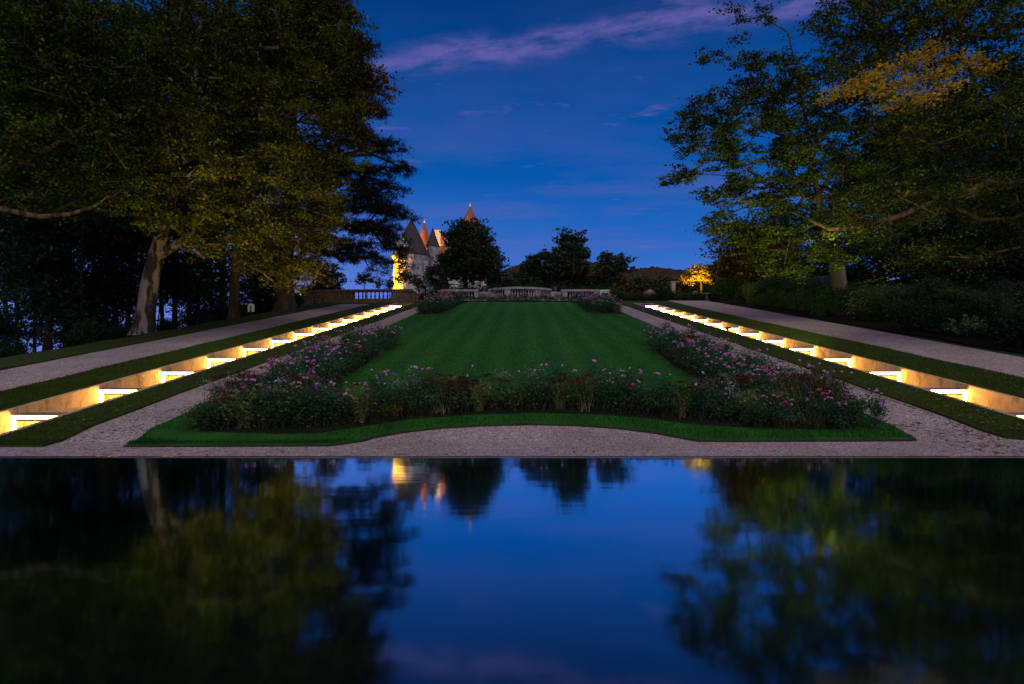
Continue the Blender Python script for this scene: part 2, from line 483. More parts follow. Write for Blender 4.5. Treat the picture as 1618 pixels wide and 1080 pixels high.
def tree(name, label, trunk, trad, blobs, n_cl, per, leaf, spread, leafmat, bark, group=None, seed=1, aspect=.6,
         flat=.55, cat_='tree', shell=.4, tip=.012, power=.48, droop=.3, sag=0.0, extra_limbs=(), accents=()):
    r = np.random.default_rng(seed)
    trunk = [Vector(p) for p in trunk]
    base = trunk[0].copy()
    root = empty(name, base, 0, label, cat_, group)
    trunk = [p - base for p in trunk]
    bl = [(b[0] - base.x, b[1] - base.y, b[2] - base.z, b[3], b[4], b[5]) for b in blobs]
    pts = blob_points(bl, n_cl, r, shell=shell)
    N, A, B, ra, rb, ends = skeleton(trunk, trad, pts, r, tip, power, sag=sag)
    tv = [trunk_mesh(trunk, trad, r)]
    for pl, rl in extra_limbs:
        pl = [Vector(p) - base for p in pl]
        tv.append(trunk_mesh(pl, rl, r, 8, 1.0) if abs(pl[-1].z - pl[0].z) > 3 else None)
        if tv[-1] is None:
            tv.pop(); mb = MB(); mb.tube(pl, rl, 8)
            q = [f for f in mb.f if len(f) == 4]
            tv.append((np.array(mb.v), np.array(q)))
    tv.append(frusta(A, B, ra, rb))
    # twigs that carry the leaves
    C = N[ends]
    k = 4
    tw = np.repeat(C, k, 0); dv = r.normal(size=tw.shape) * np.array([1, 1, flat]) * spread * .7
    tv.append(frusta(tw, tw + dv, np.full(len(tw), tip * .7), np.full(len(tw), tip * .25), 3))
    V, Q = cat(tv)
    npmesh('trunk', V, Q, M[bark], root, True)
    tips = tw + dv
    nl = per
    src = np.concatenate([C, tips]); 
    cen = np.repeat(src, max(1, nl // (k + 1)), 0)
    sc = spread * r.uniform(.3, 1.0, len(cen))[:, None]
    cen = cen + r.normal(size=cen.shape) * sc * .5 * np.array([1, 1, flat])
    V, Q = leaf_quads(cen, leaf, aspect, droop, r=r)
    npmesh('crown', V, Q, M[leafmat], root)
    for (ab, am, an, al) in accents:
        bb = [(b[0] - base.x, b[1] - base.y, b[2] - base.z, b[3], b[4], b[5]) for b in ab]
        pp = blob_points(bb, an // 40, r, shell=.1)
        cc = np.repeat(pp, 40, 0) + r.normal(size=(len(pp) * 40, 3)) * np.array([1, 1, .35]) * spread * .5
        V, Q = leaf_quads(cc, al, aspect, droop, r=r)
        npmesh('lit_bough' if False else 'gold_lit_bough', V, Q, M[am], root)  # bough painted gold where lamplight strikes the dark green crown
    return root

# ================================================================== SETTING
CH = [(-8.47, -7.37), (7.95, 9.05)]          # the two cascades, their sides
YA, YE = 8.05, 39.51
PX, PY0, PY1 = 15.0, -14.0, 5.42             # the pool

def terrain():
    xs = set([-8.47, -7.37, 7.95, 9.05, -PX, PX, -13.6, 14.6, 0.0])
    xs |= set(np.round(np.arange(-12, 14, 1.5), 3)) | set(np.arange(-60, -15, 1.5)) | set(np.arange(16, 60, 2.0))
    xs |= {-2500, -1500, -900, -600, -400, -260, -180, -120, -90, -75, 75, 90, 120, 180, 260, 400, 600, 900, 1500, 2500}
    ys = set([PY0, PY1, YF, YA, YE, YT, -2500, -900, -300, -100, -50, -30, -20, 0, 3, 6.5])
    ys |= set(np.arange(9, 43, 1.7)) | set(np.arange(45, 116, 5.0)) | {125, 140, 160, 180, 200, 230, 260, 320, 450, 700, 1200, 2500}
    xs = sorted(xs); ys = sorted(ys)
    r = random.Random(3)
    V = []; idx = {}
    for j, y in enumerate(ys):
        for i, x in enumerate(xs):
            z = ground(x, y)
            if x < -16 or x > 16: z += r.uniform(-.12, .12)
            V.append((x, y, z)); idx[i, j] = len(V) - 1
    Fc = []
    for j in range(len(ys) - 1):
        cy = (ys[j] + ys[j + 1]) / 2
        for i in range(len(xs) - 1):
            cx = (xs[i] + xs[i + 1]) / 2
            if any(a < cx < b for a, b in CH) and YA < cy < YE: continue
            if abs(cx) < PX and PY0 < cy < PY1: continue
            Fc.append([idx[i, j], idx[i + 1, j], idx[i + 1, j + 1], idx[i, j + 1]])
    tag(npmesh('ground', V, Fc, M['rough']), kind='structure')
terrain()

# pool: the water and its wet stone lip
tag(npmesh('pool_water', [(-PX, PY0, 0), (PX, PY0, 0), (PX, PY1 - .05, 0), (-PX, PY1 - .05, 0)], [[0, 1, 2, 3]], M['water']), kind='structure')
mb = MB()
mb.box(-PX, PX, PY1 - .05, PY1 + .02, -.6, .006); mb.box(-PX, PX, PY0 - .1, PY0, -.6, .006)
mb.box(-PX - .1, -PX, PY0 - .1, PY1 + .02, -.6, .006); mb.box(PX, PX + .1, PY0 - .1, PY1 + .02, -.6, .006)
pw = mb.build('pool_kerb', M['coping']); tag(pw, kind='structure')
bev = pw.modifiers.new('b', 'BEVEL'); bev.width = .012; bev.segments = 3

# forecourt and paths of gravel
VERGE = []
def sheet(name, poly, dz, mat, thick=0):
    if name == 'turf_verge': VERGE.append(poly)
    return tag(drape(name, poly, dz, M[mat], thick), kind='structure')
LL, LR = -5.42, 5.60          # lawn sides
SL_, SR_ = -6.45, 6.85        # inner edges of the turf strips
sheet('gravel_forecourt', [(-14.5, PY1 + .02), (15.5, PY1 + .02), (15.5, YF), (15.5, 7.92), (-14.5, 7.92)], .012, 'gravel')
sheet('gravel_forecourt', [(LL + .1, 7.92), (LR - .1, 7.92), (LR - .1, 9.2), (LL + .1, 9.2)], .012, 'gravel')
sheet('gravel_path', [(SL_ - .1, 7.92), (LL + .1, 7.92), (LL + .1, 41.6), (SL_ - .1, 41.6)], .012, 'gravel')
sheet('gravel_path', [(LR - .1, 7.92), (SR_ + .3, 7.92), (SR_ + .1, 41.6), (LR - .1, 41.6)], .012, 'gravel')
sheet('gravel_path', [(-12.2, 7.92), (-9.9, 7.92), (-9.9, 25), (-9.8, 38.5), (-12.0, 38.8), (-12.3, 30), (-12.1, 20)], .012, 'gravel')
sheet('gravel_path', [(10.8, 7.92), (13.5, 7.92), (13.6, 16), (13.9, 26), (14.1, 38), (14.3, 43.5), (11.2, 43.0), (10.9, 30)], .012, 'gravel')

# the lawn with its bowed front edge
front_px = [(200, 707), (300, 707), (420, 706.5), (520, 706), (550, 702), (590, 693), (640, 684), (700, 677.5), (770, 673.5), (840, 672),
            (910, 673.5), (975, 678), (1030, 685), (1075, 693), (1105, 698.5), (1130, 699), (1250, 698.5), (1360, 698), (1445, 697)]
front = [(G(a, b).x, G(a, b).y) for a, b in front_px]
lawn_poly = front + [(front[-1][0] + .02, 7.95), (LR, 8.6), (LR, 41.8), (LL, 41.8), (LL, 8.4)]
# the left and right corners run out to their points
sheet('lawn', lawn_poly, .05, 'lawn', .07)
def grow_poly(poly, d):
    c = Vector((0, 24)); n = len(poly); out = []
    for i in range(n):
        p = Vector(poly[i]); a = Vector(poly[i - 1]); b = Vector(poly[(i + 1) % n])
        t = (b - a).normalized(); out.append(tuple(p + Vector((t.y, -t.x)) * d))
    return out
sheet('lawn_edging', grow_poly(lawn_poly, .035), .028, 'M' if False else 'edging', .03)

def wavy(y0, y1, x, amp=.03, n=26, seed=1):
    r = random.Random(seed); return [(x + r.uniform(-amp, amp), y0 + (y1 - y0) * i / n) for i in range(n + 1)]
# turf strips beside the cascades (leaving the kerbs of the channels free)
K = .09
lf = G(65, 708)
left_in = [(lf.x - .12, 7.75)] + wavy(8.6, 41.5, SL_, .02, 30, 2)
sheet('turf_verge', [(-12, 7.40), (-9.0, 7.37), (lf.x, 7.36)] + left_in + [(CH[0][1] + K, 41.5)] + [(CH[0][1] + K, YA - .1), (-12, YA - .1)], .045, 'verge', .06)
sheet('turf_verge', [(CH[0][0] - K, YA - .09)] + [(CH[0][0] - K, 41.5), (-9.8, 41.5)] + wavy(41.5, YA - .09, -9.95, .05, 30, 3), .045, 'verge', .06)
rf = [G(1618, 697), G(1592, 694.5), G(1555, 684), G(1491, 659), G(1420, 634), G(1375, 619)]
right_in = [(p.x, p.y) for p in rf]
sheet('turf_verge', [(12.5, 7.75), (12.5, YA - .1), (CH[1][0] - K, YA - .1), (CH[1][0] - K, 41.5), (7.0, 41.5)] + wavy(41.5, 12.2, 6.88, .02, 30, 4) + right_in[::-1], .045, 'verge', .06)
sheet('turf_verge', [(CH[1][1] + K, YA - .09), (10.9, YA - .09)] + wavy(YA, 41.5, 10.88, .05, 30, 5) + [(CH[1][1] + K, 41.5)], .045, 'verge', .06)
sheet('turf_bank', wavy(9.5, 39.5, -12.15, .06, 30, 6) + wavy(39.5, 9.5, -13.55, .12, 30, 7), .05, 'verge', .08)
tag(npmesh('soil_bed', [(14.0 + (.2 if j % 2 else 0) + i * 1.5, 9.5 + j * 2.0, ground(14.0 + i * 1.5, 9.5 + j * 2.0) + .05) for j in range(18) for i in range(4)],
       [[j * 4 + i, j * 4 + i + 1, j * 4 + i + 5, j * 4 + i + 4] for j in range(17) for i in range(3)], M['soil']), kind='structure')

# soil of the flower beds
def bed(poly): sheet('soil_bed', poly, .062, 'soil', .02)
def pxy(*pts): return [(G(a, b).x, G(a, b).y) for a, b in pts]
fb = [(305, 694), (400, 694), (500, 690), (560, 681), (640, 668), (740, 660), (840, 657), (940, 659), (1020, 665), (1090, 675), (1180, 681), (1300, 684), (1352, 682)]
bed(pxy(*fb) + pxy((1330, 655), (1180, 648), (1020, 640), (840, 634), (640, 640), (480, 655), (340, 665)))
bed([(-5.25, 9.0), (-3.9, 9.6), (-3.75, 14), (-4.2, 18.2), (-4.9, 18.6), (-5.25, 17)])
bed([(5.45, 9.0), (5.45, 17), (4.9, 18.8), (4.1, 18.4), (3.75, 14), (3.9, 9.8)])
bed([(-5.3, 29.7), (-4.3, 29.8), (-4.0, 33), (-3.9, 38), (-3.6, 40.6), (0, 40.9), (3.6, 40.6), (4.0, 38), (4.1, 33), (4.5, 30), (5.45, 30), (5.45, 41.7), (-5.3, 41.7)])

# hills far beyond the castle
def hills():
    V = []; n1, n2 = 420, 40
    r = np.random.default_rng(5)
    from mathutils import noise
    for j in range(n2):
        for i in range(n1):
            x = -200 + 560 * i / (n1 - 1); y = 430 + 260 * j / (n2 - 1)
            top = 99 * sm(-150, -10, x) * (1 + .03 * math.sin(x * .031) + .02 * math.sin(x * .09 + 1)) * (1 - .12 * sm(60, 150, -x))
            z = -18 + (top + 18) * sm(430, 610, y) * (1 - .5 * sm(620, 690, y))
            z += 2.5 * noise.noise(Vector((x * .03, y * .03, 0))) + 2.2 * abs(noise.noise(Vector((x * .16, y * .1, 3)))) + 1.6 * noise.noise(Vector((x * .4, y * .3, 8)))
            V.append((x, y, z))
    Q = [[j * n1 + i, j * n1 + i + 1, (j + 1) * n1 + i + 1, (j + 1) * n1 + i] for j in range(n2 - 1) for i in range(n1 - 1)]
    m, nt = new_mat('far_wood'); t = NT(nt)
    c = t.ramp(t.noise(.16, 6, .7, t.pos()), [(.3, (.02, .022, .012)), (.5, (.05, .045, .02)), (.7, (.10, .065, .03))])
    t.out(t.principled(c, .95, .05, t.bump(t.noise(.5, 4, .7, t.pos()), 1, 3)))
    tag(npmesh('hills', V, Q, m, smooth=True), kind='structure')
hills()

# ================================================================== CASCADES
def cascade(x0, x1, label):
    outer_left = x0 < 0
    o = x0 if outer_left else x1; i_ = x1 if outer_left else x0
    root = empty('cascade_channel', (0, YA, prof(YA)), 0, label, 'cascade', 'lit cascades either side of the lawn')
    oy, oz = YA, prof(YA)
    yz = lambda mb: setattr(mb, 'v', [(x, y - oy, z - oz) for x, y, z in mb.v]) or mb
    for s in (0, 1):                                     # side walls, their tops following the slope
        xa, xb = ((x0 - K, x0) if s == 0 else (x1, x1 + K))
        mb = MB(); n = 16; ys = [YA - .1 + (YE + .1 - YA) * k / n for k in range(n + 1)]
        V = []
        for y in ys:
            zt = Z0 + SL * y + .048
            V += [(xa, y, zt - .95), (xb, y, zt - .95), (xb, y, zt), (xa, y, zt)]
        Fc = []
        for k in range(n):
            b = 4 * k
            for a, c in ((0, 1), (1, 2), (2, 3), (3, 0)): Fc.append((b + a, b + 4 + a, b + 4 + c, b + c))
        Fc += [(0, 1, 2, 3), (4 * n + 3, 4 * n + 2, 4 * n + 1, 4 * n)]
        mb.add(V, Fc); yz(mb).build('side_wall', M['channel'], root)
    mb = MB()
    zt = Z0 + SL * YE + .048
    mb.box(x0 - K, x1 + K, YE, YE + .12, zt - .9, zt); yz(mb).build('end_wall', M['kerb'], root); mb = MB()
    mb.box(x0 + .001, x1 - .001, YA - .1, YA, prof(YA) - .6, prof(YA) + .03)
    yz(mb).build('end_wall', M['kerb'], root)
    e = .004
    mb = MB(); mb.box(x0 + .03, x1 - .03, YA + .002, YA + .04, prof(YA) - .17, prof(YA) - .12); yz(mb).build('light_strip', M['led'], root)  # extra strip added inside the end wall to light the first basin
    ysteps = [9.51 + 2.0 * k for k in range(15)]
    prev = YA
    for k in range(len(ysteps) + 1):
        y1 = ysteps[k] if k < len(ysteps) else YE
        base = (Z0 + SL * (ysteps[k - 1] if k else 7.51)) - .045        # water level of this basin
        mb = MB(); mb.add([(x0, prev, base), (x1, prev, base), (x1, y1 + .27, base), (x0, y1 + .27, base)], [(0, 1, 2, 3)])
        yz(mb).build('water_sheet', M['cwater'], root)
        if k == len(ysteps): break
        top = Z0 + SL * y1 - .045
        mb = MB()
        mb.box(x0 + e, x1 - e, y1 + .26, y1 + .36, base - .3, top - .012)          # recessed riser
        st = yz(mb).build('step', M['channel'], root)
        mb = MB(); mb.box(x0 + e, x1 - e, y1 - .01, y1 + .34, top - .012, top + .012)    # overhanging lip
        yz(mb).build('step_lip', M['kerb'], st)
        mb = MB()
        mb.box(x0 + .03, x1 - .03, y1, y1 + .04, top - .066, top - .016)
        so = 1 if outer_left else -1
        mb.box(min(o, o + so * .045) + .002, max(o, o + so * .045) - .002, y1 + .001, y1 + .041, base + .01, top - .017)
        mb.box(min(i_, i_ - so * .035) + .002, max(i_, i_ - so * .035) - .002, y1 + .001, y1 + .041, base + .01, top - .017)
        yz(mb).build('light_strip', M['led'], st)
        mb = MB(); mb.box(x0 + .05, x1 - .05, y1 - .005, y1 + .045, top - .105, top - .075)
        yz(mb).build('rail', M['kerb'], st)
        prev = y1 + .30
    return root
cascade(*CH[0], 'stepped water cascade glowing with warm light strips, left of the central lawn')
cascade(*CH[1], 'stepped water cascade glowing with warm light strips, right of the central lawn')

# ================================================================== BALUSTRADES
def lathe_mesh(name, pr, seg, mat):
    mb = MB(); mb.lathe(pr, seg); me = bpy.data.meshes.new(name); me.from_pydata(mb.v, [], mb.f); me.update(); me.materials.append(mat)
    me.polygons.foreach_set('use_smooth', np.ones(len(me.polygons), bool)); return me
BAL = {}
def baluster(mat, h, r):
    key = (mat, h, r)
    if key not in BAL:
        BAL[key] = lathe_mesh('baluster', [(r * .9, 0), (r * .9, h * .08), (r * .5, h * .12), (r, h * .3), (r * .9, h * .42), (r * .42, h * .62), (r * .45, h * .8), (r * .85, h * .9), (r * .9, h)], 10, M[mat])
    return BAL[key]

def balustrade(name, label, pts, zb, mat, base_h, open_h, cap_h, pier_at, spacing, w=.28, pier_w=.5, solid=(), group=None):
    """pts: the line of the parapet seen from above; pier_at: distances of the piers; solid: spans with no openings"""
    pts = [Vector((x, y, 0)) for x, y in pts]
    root = empty(name, (pts[0].x, pts[0].y, zb), 0, label, 'balustrade', group)
    seg = [(pts[i], pts[i + 1]) for i in range(len(pts) - 1)]
    cum = [0]
    for a, b in seg: cum.append(cum[-1] + (b - a).length)
    def at(s):
        for i, (a, b) in enumerate(seg):
            if s <= cum[i + 1] + 1e-6:
                d = (b - a).normalized(); return a + d * (s - cum[i]), d
        return pts[-1], (seg[-1][1] - seg[-1][0]).normalized()
    def strip(z0, z1, ww):
        mb = MB(); V = []; n = len(pts)
        for i, p in enumerate(pts):
            d = ((pts[min(n - 1, i + 1)] - pts[max(0, i - 1)])).normalized(); nn = Vector((-d.y, d.x, 0))
            q = p - pts[0]
            for s, z in ((-1, z0), (1, z0), (1, z1), (-1, z1)):
                V.append(q + nn * s * ww / 2 + Vector((0, 0, z)))
        Fc = []
        for k in range(n - 1):
            b = 4 * k
            for a, c in ((0, 1), (1, 2), (2, 3), (3, 0)): Fc.append((b + a, b + c, b + 4 + c, b + 4 + a))
        Fc += [(3, 2, 1, 0), (4 * n - 4, 4 * n - 3, 4 * n - 2, 4 * n - 1)]
        return mb.add(V, Fc)
    strip(0, base_h, w).build('plinth', M[mat], root)
    strip(base_h + open_h, base_h + open_h + cap_h, w + .1).build('coping', M[mat], root)
    me = baluster(mat, open_h, .075)
    L = cum[-1]; s = spacing / 2; first = None
    while s < L:
        if all(abs(s - p) > pier_w / 2 + .06 for p in pier_at) and not any(a < s < b for a, b in solid):
            p, d = at(s)
            o = link(bpy.data.objects.new('baluster', me), root); o.location = p - pts[0] + Vector((0, 0, base_h))
        s += spacing
    def block(s0, s1):
        a, d = at(s0); b, d2 = at(s1); nn = Vector((-d.y, d.x, 0)) * (w * .5 + .02); q0 = a - pts[0]; q1 = b - pts[0]
        mb = MB(); z0, z1 = -.02, base_h + open_h - .004
        mb.add([q0 - nn + Vector((0, 0, z0)), q1 - nn + Vector((0, 0, z0)), q1 + nn + Vector((0, 0, z0)), q0 + nn + Vector((0, 0, z0)),
                q0 - nn + Vector((0, 0, z1)), q1 - nn + Vector((0, 0, z1)), q1 + nn + Vector((0, 0, z1)), q0 + nn + Vector((0, 0, z1))],
               [(0, 3, 2, 1), (4, 5, 6, 7), (0, 1, 5, 4), (1, 2, 6, 5), (2, 3, 7, 6), (3, 0, 4, 7)])
        return mb
    for p in pier_at: block(max(0, p - pier_w / 2), min(L, p + pier_w / 2)).build('pier', M[mat], root)
    for a, b in solid: block(max(0, a), min(L, b)).build('solid_panel', M[mat], root)
    return root

ZT = prof(YT)
gx = lambda px, Y: (px - CX) / F * Y
zb = 5.56
balustrade('stone_balustrade', 'pale straight stone balustrade behind the lawn, nearest the dark tree before the castle',
           [(gx(697, 46), 46), (gx(757, 46), 46)], zb, 'balu', .30, .52, .16, [.2, 2.9], .215, pier_w=.42, group='straight side runs of the terrace balustrade')
bl = [(gx(757, 46), 46), (gx(774, 46), 46)]
n = 14
arc = [(gx(774, 46) + (gx(869, 46) - gx(774, 46)) * t / n, 46 - 1.3 * math.sin(math.pi * t / n) ** .75) for t in range(n + 1)]
balustrade('curved_balustrade', 'bowed middle run of the pale stone balustrade behind the lawn', arc, zb, 'balu', .30, .56, .17,
           [.15, 1.9, 4.3, 6.1], .215, pier_w=.46)
balustrade('low_parapet', 'low pale parapet block joining the left straight run to the bowed balustrade', bl, zb, 'balu', .32, .30, .16, [], 9, solid=[(0, .87)])
balustrade('low_parapet', 'low pale parapet block joining the bowed balustrade to the right straight run', [(gx(869, 46), 46), (gx(886, 46), 46)], zb, 'balu', .32, .30, .16, [], 9, solid=[(0, .87)])
balustrade('stone_balustrade', 'pale straight stone balustrade at the back of the lawn, next to the small white kiosk',
           [(gx(886, 46), 46), (gx(946, 46), 46)], zb, 'balu', .30, .52, .16, [.3, 2.85], .215, pier_w=.46, group='straight side runs of the terrace balustrade')
# urns on the low parapets
for px, lab in ((765, 'small dark urn on the low parapet left of the bowed balustrade'), (877, 'small dark urn on the low parapet right of the bowed balustrade')):
    mb = MB(); mb.lathe([(.14, 0), (.14, .05), (.06, .09), (.17, .25), (.2, .36), (.15, .40), (.19, .44)], 14)
    o = mb.build('stone_urn', M['wall_grey'], None, True); o.location = (gx(px, 46), 46, zb + .78); tag(o, lab, 'urn', 'urns on the terrace parapet')

zl = 4.55
balustrade('terrace_wall', 'brown terrace wall with a pierced row of balusters beyond the left cascade',
           [(gx(478, 40.6), 40.9), (gx(535, 40.4), 40.6), (gx(648, 40), 40.2), (gx(652, 42), 43.4)], zl - .2, 'wall', .85, .50, .16,
           [], .30, w=.4, solid=[(0, 3.7), (6.55, 8.0), (8.0, 12)])
# low rubble wall that runs on towards the woods
mb = MB(); rr = random.Random(4)
pts = [(gx(348 + 16 * i, 38 + i * .25), 38 + i * .25) for i in range(10)]
for i in range(9):
    h = 1.15 + rr.uniform(-.15, .15); (xa, ya), (xb, yb) = pts[i], pts[i + 1]
    z0 = ground(xa, ya) - .4
    mb.add([(xa, ya, z0), (xb, yb, z0), (xb, yb + .5, z0), (xa, ya + .5, z0), (xa, ya, z0 + h + .4), (xb, yb, z0 + h + .4 + .05), (xb, yb + .5, z0 + h + .4), (xa, ya + .5, z0 + h + .4)],
           [(0, 3, 2, 1), (4, 5, 6, 7), (0, 1, 5, 4), (2, 3, 7, 6)] + ([(3, 0, 4, 7)] if i == 0 else []) + ([(1, 2, 6, 5)] if i == 8 else []))
tag(mb.build('rubble_wall', M['wall']), 'low uneven rubble wall under the trees beyond the left gravel path', 'wall')
# retaining wall on the right
mb = MB()
A = P(1138, 452, 50); B = P(1312, 434, 36)
mb.add([(A.x, A.y, 5), (B.x, B.y, 3.6), (B.x + .5, B.y + .2, 3.6), (A.x + .5, A.y + .2, 5), (A.x, A.y, A.z), (B.x, B.y, B.z), (B.x + .5, B.y + .2, B.z), (A.x + .5, A.y + .2, A.z)],
       [(0, 3, 2, 1), (4, 5, 6, 7), (0, 1, 5, 4), (1, 2, 6, 5), (2, 3, 7, 6), (3, 0, 4, 7)])
tag(mb.build('retaining_wall', M['wall_grey']), 'long grey retaining wall behind the shrubs on the right, below the lit yellow tree', 'wall')

# ================================================================== CASTLE
def castle():
    Y = 85; k = Y / F
    root = empty('castle', (gx(690, Y), Y, 4.9), 0, 'pale stone castle with pointed conical roofs, its left tower wall lit yellow', 'castle')
    ox, oy, oz = root.location
    def C(mb): mb.v = [(x - ox, y - oy, z - oz) for x, y, z in mb.v]; return mb
    zz = lambda py, Y=Y: CAMZ - (py - HY) / F * Y
    # great round tower
    cx = gx(650, Y)
    mb = MB(); mb.lathe([(2.75, 4.8), (2.66, 9), (2.63, zz(409)), (2.78, zz(408)), (2.8, zz(405))], 48, (cx, Y, 0))
    tw = C(mb).build('round_tower', M['castle'], root, True)
    mb = MB(); mb.lathe([(2.95, zz(406)), (2.95, zz(405)), (2.35, zz(395)), (1.55, zz(377)), (.72, zz(359)), (.12, zz(347)), (.03, zz(345))], 40, (cx, Y, 0))
    C(mb).build('conical_roof', M['slate'], tw, True)
    mb = MB(); mb.lathe([(.05, zz(346)), (.03, zz(342))], 6, (cx, Y, 0)); C(mb).build('finial', M['black'], tw)
    # lit gable left behind the tower
    Yd = 82.75; mb = MB(); xa, xb = gx(624, Yd), gx(645, Yd); za, zb1, zp = zz(405, Yd), zz(384, Yd), zz(373, Yd)
    mb.add([(xa, Yd, za), (xb, Yd, za), (xb, Yd, zb1), ((xa + xb) / 2, Yd, zp), (xa, Yd, zb1), (xa, 85.3, za), (xb, 85.3, za), (xb, 85.3, zb1), ((xa + xb) / 2, 85.3, zp), (xa, 85.3, zb1)],
           [(0, 1, 2, 3, 4), (9, 8, 7, 6, 5), (0, 4, 9, 5), (4, 3, 8, 9), (3, 2, 7, 8), (2, 1, 6, 7), (0, 5, 6, 1)])
    dm = C(mb).build('dormer', M['castle'], root)
    mb = MB(); xm = (xa + xb) / 2; mb.box(xm - .32, xm + .32, Yd - .03, Yd + .05, za + .5, zb1 - .1); C(mb).build('window', M['glass'], dm)
    # main wing
    xa, xb = gx(676, 88), gx(768, 88); ez = zz(402, 88); rz = zz(376, 88)
    mb = MB(); mb.box(xa, xb, 88, 98, 4.8, ez); wing = C(mb).build('main_wing', M['castle'], root)
    mb = MB(); e = .3
    mb.add([(xa - e, 88 - e, ez), (xb + e, 88 - e, ez), (xb + e, 98 + e, ez), (xa - e, 98 + e, ez), (xa + 2, 93, rz), (xb - 2, 93, rz)],
           [(0, 1, 5, 4), (1, 2, 5), (2, 3, 4, 5), (3, 0, 4), (3, 2, 1, 0)])
    C(mb).build('wing_roof', M['terra'], root)
    mb = MB(); mb.box(gx(687.5, 91), gx(696, 91), 91, 92, zz(386, 91), zz(364.5, 91)); mb.box(gx(686.8, 91), gx(696.7, 91), 90.95, 92.05, zz(364.5, 91), zz(363, 91))
    C(mb).build('chimney', M['castle'], root)
    mb = MB(); mb.box(gx(697.5, 93), gx(704, 93), 93, 94, zz(386, 93), zz(371.5, 93))
    C(mb).build('chimney', M['terra'], root)
    # slim corner turret
    tx = gx(684, 87)
    mb = MB(); mb.lathe([(.84, 4.8), (.84, zz(392, 87)), (.95, zz(391, 87)), (.95, zz(389.6, 87))], 28, (tx, 86.9, 0)); tt = C(mb).build('turret', M['castle'], root, True)
    mb = MB(); mb.lathe([(1.06, zz(390, 87)), (1.05, zz(389, 87)), (.72, zz(380, 87)), (.35, zz(369, 87)), (.05, zz(360, 87)), (.02, zz(358, 87))], 28, (tx, 86.9, 0)); C(mb).build('conical_roof', M['slate'], tt, True)
    # rear round towers
    for px, Yc, r, yb, ya in ((670.8, 93, 1.08, 392, 350), (743, 96, 2.2, 385, 324)):
        x = gx(px, Yc)
        mb = MB(); mb.lathe([(r, 4.8), (r, zz(yb, Yc))], 30, (x, Yc, 0)); t2 = C(mb).build('round_tower', M['castle'], root, True)
        mb = MB(); r2 = r * 1.1
        za, zb_ = zz(ya, Yc), zz(yb, Yc)
        mb.lathe([(r2, zb_ - .05), (r2, zb_), (r2 * .86, zb_ + (za - zb_) * .25), (r2 * .50, zb_ + (za - zb_) * .60), (.03, za)], 32, (x, Yc, 0)); C(mb).build('conical_roof', M['terra'], t2, True)
        mb = MB(); mb.lathe([(.08, za - .2), (.14, za), (.02, za + .45)], 8, (x, Yc, 0)); C(mb).build('finial', M['castle'], t2)
    # windows: stone frame standing proud, dark pane set in it
    def win(x0, x1, y0, y1, Yw, parent, bars=True):
        f = MB(); a = .09; xa, xb, zt_, zb2 = gx(x0, Yw), gx(x1, Yw), zz(y0, Yw), zz(y1, Yw)
        f.box(xa - a, xa, Yw - .12, Yw + .3, zb2, zt_); f.box(xb, xb + a, Yw - .12, Yw + .3, zb2, zt_)
        f.box(xa - a, xb + a, Yw - .13, Yw + .3, zt_, zt_ + a); f.box(xa - a, xb + a, Yw - .16, Yw + .3, zb2 - a, zb2)
        if bars:
            mx = (xa + xb) / 2; f.box(mx - .03, mx + .03, Yw - .07, Yw, zb2 + .001, zt_ - .001); mz = zb2 + (zt_ - zb2) * .6; f.box(xa + .001, xb - .001, Yw - .075, Yw - .005, mz - .03, mz + .03)
        w_ = C(f).build('window', M['castle'], parent)
        g = MB(); g.box(xa, xb, Yw - .06, Yw + .02, zb2 + .002, zt_ - .002); C(g).build('pane', M['glass'], w_)
    win(671, 674.4, 414, 427, 83.15, root); win(670.5, 674, 452.5, 460, 83.15, root, False)
    win(682, 686, 405.5, 410, 86.03, root, False)
    for px in (700, 716, 732, 750): win(px, px + 5, 425, 438, 88, root)
    return root
castle()

# ================================================================== TREES
def tp(*a): return [P(x, y, Y) for x, y, Y in a]
def B_(*rows): return [pxblob(*r) for r in rows]
def gtrunk(px, Y, pys, leans=None):
    """a trunk standing on the ground at that column and distance, rising through the given rows"""
    x = gx(px, Y); base = Vector((x, Y, ground(x, Y) - .15))
    return [base] + [P(px + dx, py, Y) for dx, py in pys]

# --- left: the plane tree with flaking bark
tr = tp((226, 530, 21.5), (231, 492, 21.5), (239, 445, 21.5), (247, 405, 21.5), (262, 350, 21.3), (285, 260, 21), (305, 160, 21), (318, 40, 21), (325, -60, 21))
tree('plane_tree', 'big yellowing plane tree with flaking pale bark leaning over the left gravel path', tr,
     [.34, .31, .30, .27, .2, .15, .11, .08, .05],
     B_((430, 310, 20, 110, 100, 3.2), (300, 260, 20, 130, 110, 3.6), (500, 215, 22, 80, 100, 2.8), (430, 110, 21, 130, 100, 3.6),
        (260, 110, 21, 130, 110, 3.8), (490, 330, 22, 48, 60, 2), (430, 400, 20.5, 65, 58, 2), (360, -40, 21, 190, 80, 3.6), (510, 100, 22.5, 70, 80, 2.2),
        (200, 220, 19, 70, 80, 2.5), (365, 370, 20, 70, 60, 2), (455, 425, 21, 40, 34, 1.6), (300, 345, 20, 90, 50, 2), (540, 50, 23, 30, 60, 1.5)),
     760, 150, .105, .44, 'leaf_plane', 'bark_plane', seed=3, flat=.4, aspect=.7, shell=.25, tip=.011,
     extra_limbs=[(tp((247, 405, 21.5), (275, 388, 21.2), (318, 365, 20.8), (365, 325, 20.4), (405, 280, 20)), [.2, .17, .14, .1, .06])])
